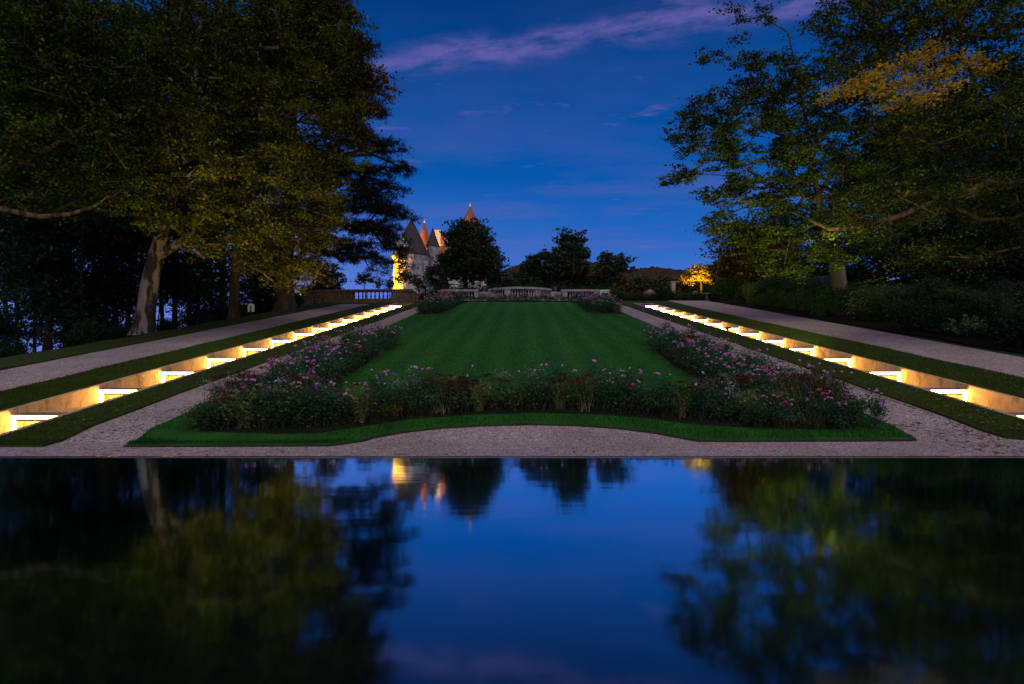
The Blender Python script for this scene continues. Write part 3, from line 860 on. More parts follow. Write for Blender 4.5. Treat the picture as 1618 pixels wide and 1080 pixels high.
# --- rust coloured tree at the right-hand edge of the left wood
tree('maple_tree', 'rust brown tree at the right edge of the left wood before the dark cedar',
     gtrunk(370, 28, [(0, 470), (2, 420), (12, 350), (40, 250), (70, 150), (90, 50)]), [.26, .22, .2, .17, .13, .1, .06],
     B_((520, 120, 25, 70, 80, 2.5), (540, 180, 25, 42, 56, 2), (505, 270, 25, 45, 50, 2), (470, 60, 25, 80, 90, 2.5), (560, 95, 25, 30, 40, 1.2), (470, 390, 25, 50, 60, 1.6),
        (490, 330, 25.5, 40, 50, 1.8), (480, -20, 25, 60, 60, 2), (470, 435, 25, 28, 28, 1.2), (560, 215, 25, 16, 24, 1), (585, 140, 25, 20, 40, 1)),
     480, 115, .12, .48, 'leaf_rust', 'bark', seed=5, aspect=.7, shell=.3, tip=.011)
# --- cedar
tree('cedar_tree', 'dark cedar with drooping tiered boughs reaching out towards the castle',
     gtrunk(452, 33, [(0, 420), (2, 330), (6, 230), (12, 120), (18, 20), (22, -60)]), [.5, .44, .4, .34, .26, .17, .08],
     B_((560, 215, 33, 55, 7, 1.8), (605, 232, 33, 42, 7, 1.2), (625, 262, 33, 30, 6, 1), (560, 275, 33, 60, 10, 1.8), (595, 300, 33, 50, 10, 1.5),
        (560, 322, 33, 70, 11, 1.6), (615, 335, 33, 32, 12, 1.2), (590, 362, 33, 50, 12, 1.4), (622, 385, 33, 22, 12, 1), (560, 385, 33, 38, 7, 1),
        (636, 405, 33, 9, 14, .6), (572, 170, 33.5, 40, 8, 1.2), (600, 180, 33.5, 16, 5, .7), (565, 122, 33.5, 38, 8, 1.2), (570, 70, 33.5, 28, 7, 1), (545, 25, 33.5, 26, 6, 1),
        (520, 350, 33, 36, 9, 1.4), (500, 250, 33, 50, 20, 1.5), (508, 398, 33, 26, 6, .8), (550, 408, 33, 14, 8, .6), (580, 402, 32.6, 22, 9, .7), (605, 412, 32.5, 18, 8, .6), (545, 392, 32.6, 22, 9, .6), (630, 425, 32.5, 8, 6, .4), (560, 408, 32.6, 4, 13, .3), (586, 420, 32.5, 4, 12, .3), (608, 428, 32.5, 4, 10, .3), (640, 418, 32.8, 4, 12, .3), (536, 398, 32.6, 4, 13, .3), (648, 275, 33, 8, 5, .4), (652, 345, 33, 7, 6, .4)),
     1150, 62, .24, .29, 'leaf_cedar', 'bark', seed=8, aspect=.12, flat=.55, shell=.1, tip=.014, power=.5, droop=.55, sag=.10,
     extra_limbs=[(tp((452, 368, 33), (490, 366, 33), (520, 372, 32.8), (548, 384, 32.6), (580, 398, 32.5), (612, 410, 32.5)), [.2, .17, .14, .1, .06, .03]),
                  (tp((455, 300, 33), (500, 262, 33), (540, 246, 33), (590, 244, 33), (630, 262, 33)), [.2, .16, .12, .08, .04])])
# --- the offshoot with bare branches at the far left edge
tree('beech_tree', 'dark green tree at the left edge with a low branch sweeping towards the plane tree',
     tp((-160, 600, 16), (-155, 480, 16), (-150, 380, 16), (-135, 250, 16), (-110, 110, 16), (-80, -40, 16)), [.42, .36, .34, .3, .2, .1],
     B_((60, 90, 16.5, 110, 110, 2.6), (-20, 200, 16, 110, 120, 2.6), (120, 190, 17, 80, 80, 2.4), (50, 290, 17, 80, 50, 2), (150, 60, 17, 90, 90, 2.4), (30, 0, 16, 140, 80, 2.5), (160, 290, 17.5, 60, 45, 1.8)),
     430, 120, .10, .5, 'leaf_beech', 'bark_moss', seed=12, aspect=.65, shell=.3, tip=.012,
     extra_limbs=[(tp((-150, 345, 16), (-60, 322, 16), (10, 331, 16), (60, 342, 16.2), (110, 338, 16.4), (150, 325, 16.6), (185, 300, 16.8)), [.13, .10, .085, .07, .055, .04, .02]),
                  (tp((-140, 300, 16), (-20, 280, 16.2), (60, 244, 16.4), (110, 215, 16.6), (138, 196, 16.8), (170, 225, 17), (200, 268, 17)), [.13, .10, .07, .055, .045, .03, .015])])
# --- woodland trunks on the falling bank
wood = [(-60, 24, 22, 'leaf_wood'), (28, 30, 9, 'leaf_wood'), (75, 22.5, 13, 'leaf_dark'), (128, 23, 7, 'leaf_wood'), (165, 30, 9, 'leaf_dark'), (184, 26, 10, 'leaf_dark'),
        (200, 34, 12, 'leaf_wood'), (258, 33, 10, 'leaf_wood'), (276, 30, 9, 'leaf_dark'), (300, 33, 9, 'leaf_dark'), (335, 38, 7, 'leaf_wood'), (352, 32, 12, 'leaf_dark'), (405, 36, 12, 'leaf_dark'), (10, 36, 8, 'leaf_wood'), (55, 40, 8, 'leaf_wood'), (150, 38, 8, 'leaf_wood'), (230, 40, 8, 'leaf_wood'), (440, 40, 10, 'leaf_dark'), (425, 40, 12, 'leaf_wood'), (105, 34, 14, 'leaf_wood')]
for i, (px, Y, wpx, lm) in enumerate(wood):
    r_ = wpx / 2 / F * Y * (.62 if lm == 'leaf_wood' else .85); q = random.Random(i + 50)
    l1, l2 = q.uniform(-12, 12), q.uniform(-30, 30)
    rows = [(px + q.uniform(-40, 40), q.uniform(60, 330), Y + q.uniform(-2, 2), q.uniform(50, 80), q.uniform(45, 75), 2.4) for _ in range(5)]
    if lm == 'leaf_wood':
        rows += [(px + q.uniform(-38, 38), q.uniform(370, 545), Y + q.uniform(0, 3), q.uniform(28, 50), q.uniform(18, 36), 1.8) for _ in range(8)]
    else:
        rows += [(px + q.uniform(-30, 30), q.uniform(340, 500), Y, q.uniform(25, 48), q.uniform(18, 36), 1.6) for _ in range(6)]
    if px > 330: rows = [b for b in rows if b[0] < 440] or rows
    lab = 'thin dark woodland tree with leafy low sprays on the falling bank beyond the left path' if lm == 'leaf_wood' else 'dark straight trunked woodland tree on the falling bank beyond the left path'
    tree('woodland_tree', lab, gtrunk(px, Y, [(l1 * .4, 440), (l1, 330), (l2, 200), (l2 * 1.3, 60)]), [r_, r_ * .9, r_ * .75, r_ * .55, r_ * .3],
         B_(*rows), 370, 56, .20 if lm == 'leaf_dark' else .17, .7, lm, 'bark', 'woodland trees on the left bank', seed=60 + i, aspect=.6, shell=.3, tip=.011)

# --- right: the beech standing among the shrubs
tree('beech_tree', 'spreading beech with a grey trunk rising from the shrubs beside the right gravel path',
     [Vector((gx(1331, 29), 29, ground(gx(1331, 29), 29) - .1))] + tp((1329, 475, 29), (1324, 425, 29), (1316, 395, 29), (1306, 368, 29), (1292, 310, 28.5), (1280, 230, 28), (1265, 140, 28), (1245, 50, 28)),
     [.44, .40, .37, .33, .24, .15, .10, .06, .03],
     B_((1135, 170, 27, 62, 26, 1.6), (1120, 215, 27, 55, 40, 1.8), (1105, 280, 27, 48, 14, 1.4), (1170, 320, 27, 66, 48, 2), (1200, 235, 27, 80, 60, 2.4), (1200, 130, 27, 50, 36, 1.8),
        (1163, 40, 27, 6, 38, .5), (1212, 36, 27, 10, 32, .7), (1180, 95, 27, 20, 20, .8), (1255, 150, 28, 55, 55, 2), (1225, 385, 26.5, 62, 36, 1.8), (1300, 300, 28, 85, 60, 2.4), (1370, 230, 28, 85, 80, 2.6),
        (1450, 240, 29, 90, 90, 2.6), (1290, 410, 26.5, 60, 26, 1.4), (1360, 370, 28, 70, 40, 2), (1140, 360, 27, 40, 26, 1.4), (1095, 175, 27, 26, 14, 1), (1080, 235, 27, 26, 8, .8), (1240, 425, 26, 24, 16, 1),
        (1125, 90, 27, 22, 8, .6), (1330, 140, 28, 60, 60, 2), (1270, 215, 27, 36, 40, 1.4), (1262, 265, 27, 30, 30, 1.2)),
     800, 120, .12, .44, 'leaf_beech', 'bark_grey', flat=.32, seed=21, aspect=.7, shell=.3, tip=.012)
# --- near tree outside the frame on the right with the long mossy limb
tree('beech_tree', 'dark green tree at the right edge with one gold-lit bough and a long sloping limb',
     tp((1760, 620, 17.5), (1755, 480, 17.5), (1748, 350, 17.5), (1735, 220, 17.5), (1700, 80, 17.5), (1660, -60, 17.5)), [.5, .44, .42, .34, .22, .1],
     B_((1450, 30, 18, 130, 55, 2.4), (1570, 90, 18, 110, 70, 2.4), (1385, 70, 18.5, 60, 55, 2), (1590, 210, 18, 80, 60, 2.2), (1480, 190, 18.5, 100, 50, 2.2), (1340, 20, 18.5, 50, 40, 1.4),
        (1560, 310, 18, 90, 40, 2), (1420, 330, 18, 70, 36, 1.6), (1330, 350, 18, 50, 26, 1.2), (1640, 330, 18, 60, 70, 2), (1480, 400, 18.5, 80, 30, 1.6), (1500, -50, 18, 160, 50, 2.5)),
     640, 100, .095, .42, 'leaf_beech', 'bark_moss', seed=23, aspect=.7, shell=.3, tip=.010,
     extra_limbs=[(tp((1748, 300, 17.5), (1680, 284, 17.5), (1618, 289, 17.5), (1565, 286, 17.5), (1530, 303, 17.5), (1470, 322, 17.6), (1410, 345, 17.8), (1360, 357, 18), (1310, 362, 18), (1275, 345, 18.2), (1250, 335, 18.4)),
                   [.17, .14, .12, .13, .105, .09, .08, .07, .055, .04, .02])],
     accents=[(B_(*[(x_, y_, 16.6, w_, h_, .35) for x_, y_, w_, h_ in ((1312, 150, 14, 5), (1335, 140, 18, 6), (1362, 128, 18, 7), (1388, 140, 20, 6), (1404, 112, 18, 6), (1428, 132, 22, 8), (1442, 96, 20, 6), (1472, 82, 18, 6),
                  (1478, 116, 24, 8), (1506, 98, 18, 5), (1532, 96, 16, 4), (1558, 106, 18, 4), (1452, 156, 18, 7), (1415, 160, 14, 5), (1490, 142, 16, 5))]), 'leaf_gold_lit', 2900, .10)])
# --- dark wood behind on the right
back = [(1200, 44, 1188, 398, 52, 42), (1240, 46, 1250, 390, 90, 70), (1390, 44, 1390, 330, 110, 100), (1500, 40, 1500, 330, 110, 100), (1600, 36, 1600, 330, 110, 110), (1450, 50, 1450, 230, 120, 100), (1580, 44, 1590, 180, 110, 110), (1680, 30, 1670, 330, 90, 140)]
for i, (px, Y, bx, by, rx, ry) in enumerate(back):
    rust = i == 0
    rows = [(bx, by, Y, rx, ry, 3.2), (bx - rx * .4, by + ry * .6, Y - 1, rx * .7, ry * .5, 2.5), (bx + rx * .4, by + ry * .6, Y - 1, rx * .7, ry * .5, 2.5), (bx, by + ry * 1.0, Y - 1, rx * .8, ry * .5, 2.5)]
    tree('woodland_tree', 'rust tinged tree standing between the small lit yellow tree and the right hand beech' if rust else 'dense dark tree in the wood behind the right hand shrubs',
         gtrunk(px, Y, [(0, 450), (3, by + ry * .5), (0, by), (4, by - ry * .6)]), [.3, .28, .22, .15, .06],
         B_(*rows), 300, 60, .24, .85, 'leaf_rust' if rust else 'leaf_dark', 'bark', None if rust else 'dark trees of the right wood', seed=90 + i, aspect=.65, shell=.3, tip=.014)
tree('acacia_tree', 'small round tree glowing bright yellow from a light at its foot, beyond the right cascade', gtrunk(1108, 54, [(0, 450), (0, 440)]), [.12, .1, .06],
     B_((1104, 430, 54, 23, 14, 1.3), (1090, 438, 54, 11, 9, .8), (1122, 436, 54, 13, 10, .8)), 60, 60, .2, .4, 'leaf_gold_lit', 'bark', seed=120, shell=.2)
# --- middle distance: magnolias and garden trees in front of the hills
def far_tree(name, label, px, Y, rows, n_cl, per, leaf, spread, lm, seed, bark='bark', rad=.18, top=None, group=None, **kw):
    b = B_(*rows); topz = max(q[2] for q in b)
    x = gx(px, Y); z0 = ground(x, Y); 
    trunk = [Vector((x, Y, z0 - .1)), Vector((x + .05, Y, z0 + (topz - z0) * .35)), Vector((x - .05, Y, z0 + (topz - z0) * .7)), Vector((x, Y, topz))]
    return tree(name, label, trunk, [rad, rad * .85, rad * .55, rad * .2], b, n_cl, per, leaf, spread, lm, bark, group, seed=seed, **kw)
far_tree('magnolia_tree', 'large dense magnolia hiding the middle of the castle', 735, 60,
         [(742, 405, 60, 42, 40, 3.2), (722, 375, 60, 17, 14, 1.5), (752, 370, 60, 20, 14, 1.6), (776, 425, 60, 18, 26, 2), (700, 436, 60, 20, 18, 2), (738, 358, 60, 20, 8, 1.2), (712, 410, 60, 12, 20, 1.4)], 330, 66, .34, .62, 'leaf_mag', 130, shell=.3, rad=.3)
far_tree('magnolia_tree', 'tallest magnolia of the middle group, its pale trunk showing through a ragged top', 905, 56,
         [(893, 378, 56, 16, 11, 1), (915, 376, 56, 11, 9, .8), (903, 400, 56, 27, 16, 1.8), (900, 428, 56, 32, 24, 2.2), (880, 415, 56, 14, 14, 1.2)], 150, 62, .32, .5, 'leaf_mag', 131, 'bark_grey', .14, shell=.3)
far_tree('magnolia_tree', 'lower rounded magnolia left of the tallest one behind the bowed balustrade', 852, 57,
         [(853, 415, 57, 20, 13, 1.4), (838, 432, 57, 18, 16, 1.5), (866, 438, 57, 18, 20, 1.5), (845, 450, 57, 26, 12, 1.6), (866, 402, 57, 7, 6, .5)], 120, 60, .30, .5, 'leaf_mag', 132, shell=.3)
far_tree('magnolia_tree', 'magnolia with a sparse ragged top behind the small white kiosk', 962, 55,
         [(962, 408, 55, 20, 10, 1.2), (975, 415, 55, 24, 7, 1), (960, 432, 55, 26, 18, 1.8), (990, 420, 55, 12, 5, .8), (950, 445, 55, 22, 12, 1.5)], 95, 50, .28, .42, 'leaf_mag', 133, shell=.3)
far_tree('magnolia_tree', 'small magnolia rising above the left end of the brown terrace wall', 517, 46,
         [(518, 428, 46, 17, 12, 1), (510, 448, 46, 22, 14, 1.2), (532, 440, 46, 9, 10, .7), (500, 462, 46, 20, 10, 1.2)], 75, 46, .26, .38, 'leaf_mag', 134, shell=.3)
for i, (px, Y, rows, lab) in enumerate([
    (577, 50, [(577, 437, 50, 10, 7, .6), (584, 443, 50, 7, 5, .5), (569, 444, 50, 6, 4, .4)], 'bushy young tree above the left terrace wall, leftmost of the row'),
    (600, 52, [(599, 446, 52, 5, 9, .4)], 'thin wispy sapling above the left terrace wall, second of the row'),
    (616, 52, [(616, 449, 52, 6, 9, .5)], 'narrow young tree above the left terrace wall, just left of the lit tower'),
    (639, 50, [(637, 432, 50, 10, 6, .6), (632, 442, 50, 9, 5, .6), (645, 440, 50, 8, 7, .5)], 'young tree with spread boughs in front of the yellow lit tower wall'),
    (662, 52, [(660, 444, 52, 12, 10, .7), (668, 452, 52, 9, 9, .6)], 'low brownish young tree in front of the unlit tower wall')]):
    far_tree('young_tree', lab, px, Y, rows, 26 if i != 1 else 14, 40 if i not in (1, 2) else 18, .17, .28, 'leaf_mag' if i not in (1, 4) else 'leaf_shrub', 140 + i, rad=.06, tip=.012, group='young trees above the left terrace', shell=.1)
# autumn wood between the garden and the hills
q = random.Random(9)
for i in range(26):
    px = 985 + i * 9.5 + q.uniform(-5, 5) if i < 16 else 785 + (i - 16) * 22
    Y = q.uniform(66, 84) if i < 16 else q.uniform(64, 72); py = q.uniform(446, 452) if i < 16 else q.uniform(444, 450)
    far_tree('autumn_tree', 'low autumn coloured tree in the dim wood between the garden and the hills', px, Y,
             [(px, py + 6, Y, 15, 13, 1.6), (px + q.uniform(-8, 8), py + 14, Y, 16, 10, 1.6)], 40, 55, .34, .6, q.choice(['leaf_rust', 'leaf_shrub', 'leaf_mag']), 200 + i, rad=.12, group='autumn trees before the hills', shell=.2)

# ================================================================== SHRUBS AND FLOWERS
def cpy(o, parent=None):
    c = o.copy(); COL.objects.link(c)
    if parent is not None: c.parent = parent
    for ch in o.children: cpy(ch, c)
    return c

PROTO = {}
def leafball(r, n, rx, rz, zc, size, aspect=.55, droop=.2, lumps=14, up=None):
    pts = r.normal(size=(lumps, 3)); pts /= np.linalg.norm(pts, axis=1)[:, None]
    pts *= r.uniform(.35, 1.0, lumps)[:, None] * np.array([rx, rx, rz]) * .85
    pts[:, 2] += zc
    c = np.repeat(pts, n // lumps, 0) + r.normal(size=((n // lumps) * lumps, 3)) * np.array([rx, rx, rz]) * .24
    c[:, 2] = np.maximum(c[:, 2], .02)
    return leaf_quads(c, size, aspect, droop, r=r, up=up), pts
def stems(r, pts, base_r=.1, rad=.005):
    A = np.stack([r.normal(size=len(pts)) * base_r, r.normal(size=len(pts)) * base_r, np.zeros(len(pts)) - .02], 1)
    mid = (A + pts) / 2 + r.normal(size=pts.shape) * .03
    return cat([frusta(A, mid, np.full(len(A), rad), np.full(len(A), rad * .8), 4), frusta(mid, pts, np.full(len(A), rad * .8), np.full(len(A), rad * .4), 4)])

def bloom_mesh(name, mat, r, size, petals=11):
    az = np.arange(petals) * 2.4 + r.uniform(0, 1); C = np.zeros((petals, 3))
    V = []; 
    for i, a in enumerate(az):
        t = .25 + .65 * i / petals; d = Vector((math.cos(a) * t, math.sin(a) * t, 1 - t * .9)).normalized() * size * .5
        s = Vector((-math.sin(a), math.cos(a), 0)) * size * (.2 + .1 * t)
        V += [(0, 0, 0), d * .6 + s, d * 1.05, d * .6 - s]
    Q = np.arange(4 * petals).reshape(petals, 4)
    me = bpy.data.meshes.new(name); me.from_pydata([tuple(v) for v in V], [], Q.tolist()); me.update(); me.materials.append(M[mat])
    return me
r0 = np.random.default_rng(77)
BLOOM = {k: [bloom_mesh('blossom', k, r0, s) for _ in range(2)] for k, s in (('pink', .074), ('rose_pink', .074), ('white_petal', .058))}

def proto(kind, seed):
    """one plant of its kind, built at the origin; returns its root"""
    r = np.random.default_rng(seed); q = random.Random(seed)
    names = dict(rose='rose_bush', fading='rose_bush', sedum='sedum_plant', silver='silver_plant', lime='leafy_perennial', amber='amber_shrub', green='green_perennial', stalky='tall_perennial')
    root = empty(names[kind], (0, 0, 0))
    def fol(v, mat): npmesh('foliage', v[0], v[1], M[mat], root)
    def st(v, mat='stem_dark'): npmesh('stem', v[0], v[1], M[mat], root)
    if kind in ('rose', 'fading'):
        a, pts = leafball(r, 620, .42, .36, .42, .062, .6); b, p2 = leafball(r, 120, .40, .42, .55, .055, .6); fol(cat([a, b]), 'leaf_rose'); st(stems(r, np.concatenate([pts, p2])))
        nb = 9 if kind == 'rose' else 3
        for k in range(nb):
            t = q.uniform(0, 6.28); d = q.uniform(.05, .40); h = .72 + q.uniform(-.1, .22) - d * .35
            m_ = q.choice(['pink', 'pink', 'rose_pink', 'white_petal'] if kind == 'rose' else ['pink', 'white_petal'])
            for c in range(q.choice([1, 1, 2, 3])):
                o = link(bpy.data.objects.new('blossom', q.choice(BLOOM[m_])), root)
                o.location = (d * math.cos(t) + q.uniform(-.05, .05), d * math.sin(t) + q.uniform(-.05, .05), h + q.uniform(-.03, .03)); o.rotation_euler = (q.uniform(-.7, .9), q.uniform(-.7, .7), q.uniform(0, 6))
    elif kind == 'sedum':
        a, pts = leafball(r, 260, .30, .22, .28, .07, .6, -.3); fol(a, 'leaf_bed')
        tops = np.array([[q.uniform(-.3, .3), q.uniform(-.25, .25), q.uniform(.52, .72)] for _ in range(8)]); st(stems(r, tops, .1, .006))
        for t in tops:
            c = r.normal(size=(90, 3)) * np.array([.055, .055, .015]); V, Q = leaf_quads(c, .024, .9, -.4, r=r)
            o = npmesh('blossom', V, Q, M['maroon'], root); o.location = t
    elif kind == 'silver':
        a, pts = leafball(r, 300, .26, .3, .34, .045, .5, -.2); fol(a, 'leaf_bed')
        tops = np.array([[q.uniform(-.24, .24), q.uniform(-.2, .2), q.uniform(.6, .82)] for _ in range(14)]); st(stems(r, tops, .08, .004))
        c = np.repeat(tops, 16, 0) + r.normal(size=(14 * 16, 3)) * np.array([.045, .045, .03]); V, Q = leaf_quads(c, .028, .8, -.2, r=r); npmesh('blossom', V, Q, M['leaf_silver'], root)
    elif kind == 'lime':
        az = r.uniform(0, 6.28, 22); tops = np.stack([np.cos(az) * r.uniform(.1, .4, 22), np.sin(az) * r.uniform(.1, .35, 22), r.uniform(.42, .68, 22)], 1)
        st(stems(r, tops, .05, .006), 'stem'); f = r.uniform(.12, 1, (22 * 24, 1)); c = np.repeat(tops, 24, 0) * f + r.normal(size=(22 * 24, 3)) * .03
        V, Q = leaf_quads(c, .085, .32, -.2, r=r); npmesh('foliage', V, Q, M['leaf_lime'], root)
    elif kind == 'stalky':
        az = r.uniform(0, 6.28, 26); tops = np.stack([np.cos(az) * r.uniform(.05, .4, 26), np.sin(az) * r.uniform(.05, .4, 26), r.uniform(.6, .82, 26)], 1)
        st(stems(r, tops, .1, .008), 'stem'); f = r.uniform(.2, 1, (26 * 20, 1)); c = np.repeat(tops, 20, 0) * f + r.normal(size=(26 * 20, 3)) * .04
        V, Q = leaf_quads(c, .075, .4, .3, r=r); npmesh('foliage', V, Q, M['leaf_bed'], root)
        for t in tops[:9]:
            c = r.normal(size=(60, 3)) * np.array([.06, .06, .015]); V, Q = leaf_quads(c, .026, .9, -.4, r=r); o = npmesh('blossom', V, Q, M['maroon'], root); o.location = t
    elif kind == 'amber':
        a, pts = leafball(r, 380, .28, .2, .24, .04, .5, -.2); fol(a, 'leaf_amber'); st(stems(r, pts))
    else:
        a, pts = leafball(r, 720, .38, .28, .30, .06, .5, 0.1); fol(a, 'leaf_bed'); st(stems(r, pts))
    return root
NV = dict(rose=4, fading=2, sedum=2, silver=2, lime=2, amber=1, green=3, stalky=2)
USED = set()
CATS = dict(rose='rose bush', fading='rose bush', sedum='flowering plant', silver='flowering plant', lime='garden plant', amber='shrub', green='garden plant', stalky='flowering plant')
pq = random.Random(31)
def plant(kind, x, y, sc, label, group):
    v = pq.randrange(NV[kind]); key = (kind, v)
    if key not in PROTO: PROTO[key] = proto(kind, 300 + 17 * len(PROTO))
    src = PROTO[key]
    o = cpy(src) if key in USED else src
    USED.add(key)
    o.location = (x, y, ground(x, y) + .055); o.rotation_euler = (0, 0, pq.uniform(0, 6.28)); o.scale = (sc, sc, sc * pq.uniform(.9, 1.12))
    return tag(o, label, CATS[kind], group)

# front bed, from left to right: (px, py of the foot, kind, size, what singles it out)
FB = []
for i, px in enumerate(range(318, 1360, 21)):
    t = (px - 318) / (1360 - 318)
    pyf = np.interp(px, [300, 450, 560, 700, 840, 980, 1090, 1200, 1360], [688, 686, 679, 662, 655, 660, 670, 677, 676])
    FB.append((px, pyf))
kinds_front = {318: 'green', 339: 'green', 360: 'sedum', 381: 'lime', 402: 'green', 423: 'fading', 444: 'silver', 465: 'green', 486: 'fading', 507: 'green', 528: 'rose', 549: 'green', 570: 'lime', 591: 'fading', 612: 'amber',
               633: 'silver', 654: 'silver', 675: 'fading', 696: 'stalky', 717: 'sedum', 738: 'sedum', 759: 'lime', 780: 'green', 801: 'green', 822: 'amber', 843: 'fading', 864: 'fading', 885: 'lime', 906: 'sedum', 927: 'stalky',
               948: 'fading', 969: 'green', 990: 'rose', 1011: 'amber', 1032: 'green', 1053: 'fading', 1074: 'lime', 1095: 'sedum', 1116: 'fading', 1137: 'green', 1158: 'silver', 1179: 'lime', 1200: 'green', 1221: 'green', 1242: 'lime', 1263: 'stalky',
               1284: 'stalky', 1305: 'stalky', 1326: 'green', 1347: 'green'}
LAB = dict(rose='pink rose bush in bloom in the front bed', fading='rose bush with few open flowers in the front bed', sedum='plant with flat dark maroon heads in the front bed', silver='plant with pale silvery flower sprays in the front bed',
           lime='yellow green leafy plant in the front bed', amber='low amber leaved shrub in the front bed', green='leafy dark green plant in the front bed', stalky='tall pale stemmed plant with maroon heads in the front bed')
for px, pyf in FB:
    kd = kinds_front[px]; p = G(px, pyf - 5)
    e = .80 + .10 * (px < 470) + .08 * (px > 1180)
    plant(kd, p.x + pq.uniform(-.05, .05), p.y, e * pq.uniform(.85, 1.08), LAB[kd], 'front bed: ' + CATS[kd] + ' ' + kd)
    plant('green', p.x + pq.uniform(-.12, .12), p.y + .28, e * pq.uniform(.75, .95), LAB['green'], 'front bed: garden plant green')
    # the row behind
    kd = pq.choice(['rose', 'fading', 'green', 'fading', 'sedum', 'silver']) if 500 < px < 1100 else pq.choice(['rose', 'sedum', 'green', 'rose', 'stalky', 'silver'])
    if px < 500 or px > 1100 or pq.random() < .75:
        plant(kd, p.x + pq.uniform(-.15, .15), p.y + .62, e * pq.uniform(.8, 1.0), LAB[kd], 'front bed: ' + CATS[kd] + ' ' + kd)
    if px < 480 or px > 1150:
        kd = pq.choice(['rose', 'green', 'rose']); plant(kd, p.x + pq.uniform(-.1, .1), p.y - .35 if px % 2 and pyf < 684 else p.y + .3, e * .7, LAB[kd], 'front bed: ' + CATS[kd] + ' ' + kd)
# corner blocks and the long side beds
def side(sign, xs, y0, y1, dy, where, blooms=.62):
    y = y0
    while y < y1:
        for x in xs:
            xx = sign * x + pq.uniform(-.15, .15); yy = y + pq.uniform(-.2, .2)
            kd = 'rose' if pq.random() < blooms else pq.choice(['fading', 'sedum', 'green', 'fading'])
            if y > 28 and kd == 'sedum': kd = 'fading'
            plant(kd, xx, yy, pq.uniform(.66, .84) * (1.3 if y > 28 else 1), {'rose': 'pink rose bush in full bloom in the ' + where, 'fading': 'rose bush with few open flowers in the ' + where, 'sedum': 'plant with flat dark maroon heads in the ' + where,
                  'green': 'leafy dark green plant in the ' + where}[kd], where + ': ' + kd)
        y += dy
side(-1, (4.85, 4.35, 3.9), 9.9, 17.6, .62, 'long left bed beside the lawn')
side(1, (4.95, 4.45, 3.98), 9.9, 17.6, .62, 'long right bed beside the lawn')
side(-1, (5.1, 4.6, 4.15), 29.9, 37.5, .85, 'far left corner bed of the lawn', .75)
side(1, (5.15, 4.55, 3.95), 29.9, 37.5, .85, 'far right corner bed of the lawn', .75)
for i in range(38):
    x = -5.2 + i * .285; y = 41.0 - .25 * math.cos(x * .5) + (0 if i % 2 else .45)
    plant(pq.choice(['green', 'green', 'fading', 'rose']), x, y, pq.uniform(.66, .84), 'dark bush in the row along the back edge of the lawn', 'row of bushes along the back of the lawn')

# --- shrubs along the outer right path and elsewhere
SHP = {}
def shrub_proto(kind, seed):
    r = np.random.default_rng(seed); q = random.Random(seed)
    root = empty('laurel_bush' if kind == 'laurel' else 'shrub', (0, 0, 0))
    if kind == 'laurel':
        n = 46; az = r.uniform(0, 6.28, n); el = r.uniform(.35, 1.45, n); L = r.uniform(.6, 1.0, n)
        tops = np.stack([np.cos(az) * np.cos(el) * L, np.sin(az) * np.cos(el) * L, np.sin(el) * L * .85], 1)
        f = r.uniform(.35, 1.02, (n * 22, 1)); c = np.repeat(tops, 22, 0) * f + r.normal(size=(n * 22, 3)) * .03
        V, Q = leaf_quads(c, .14, .36, -.55, r=r); npmesh('foliage', V, Q, M['leaf_laurel'], root)
        a = stems(r, tops, .08, .01)
    elif kind == 'feathery':
        n = 34; az = r.uniform(0, 6.28, n); sp = r.uniform(.1, .6, n)
        tops = np.stack([np.cos(az) * sp, np.sin(az) * sp, r.uniform(.7, 1.25, n)], 1)
        f = r.uniform(.2, 1.02, (n * 32, 1)); c = np.repeat(tops, 32, 0) * np.concatenate([f ** .7, f ** .7, f], 1) + r.normal(size=(n * 32, 3)) * .045
        V, Q = leaf_quads(c, .09, .35, -.3, r=r); npmesh('foliage', V, Q, M['leaf_lime' if seed % 2 else 'leaf_shrub'], root)
        a = stems(r, tops, .12, .008)
    else:
        (V, Q), pts = leafball(r, 2600, .75, .55, .58, .10, .5, .1, lumps=34); npmesh('foliage', V, Q, M['leaf_shrub' if kind == 'dense' else 'leaf_dark'], root)
        a = stems(r, pts, .2, .01)
    npmesh('stem', a[0], a[1], M['stem_dark'], root)
    return root
SUSED = set()
def shrub(kind, v, x, y, sc, label, group, hz=1.0):
    key = (kind, v)
    if key not in SHP: SHP[key] = shrub_proto(kind, 500 + v + {'laurel': 0, 'feathery': 10, 'dense': 20, 'dark': 30}[kind])
    o = cpy(SHP[key]) if key in SUSED else SHP[key]
    SUSED.add(key); o.location = (x, y, ground(x, y)); o.rotation_euler = (0, 0, pq.uniform(0, 6.28)); o.scale = (sc, sc, sc * hz)
    return tag(o, label, 'shrub' if kind != 'laurel' else 'bush', group)
p = P(1530, 535, 19.5); shrub('laurel', 0, 15.4, 19.3, 1.0, 'round pale green laurel bush beside the right gravel path, the brightest of the shrubs', None)
for px, Y, sc in ((1408, 25.5, 1.15), (1362, 27, 1.25), (1270, 31, 1.1), (1440, 24.5, .9), (1490, 21.3, .8), (1480, 23, 1.2), (1590, 18.6, 1.6), (1612, 17.2, 1.0), (1225, 34, 1.0), (1185, 37, 1.1), (1330, 29, 1.3), (1510, 22, 1.3)):
    shrub('feathery', pq.randrange(3), gx(px, Y), Y, sc, 'loose feathery shrub in the border along the right gravel path', 'feathery shrubs of the right border', pq.uniform(.9, 1.2))
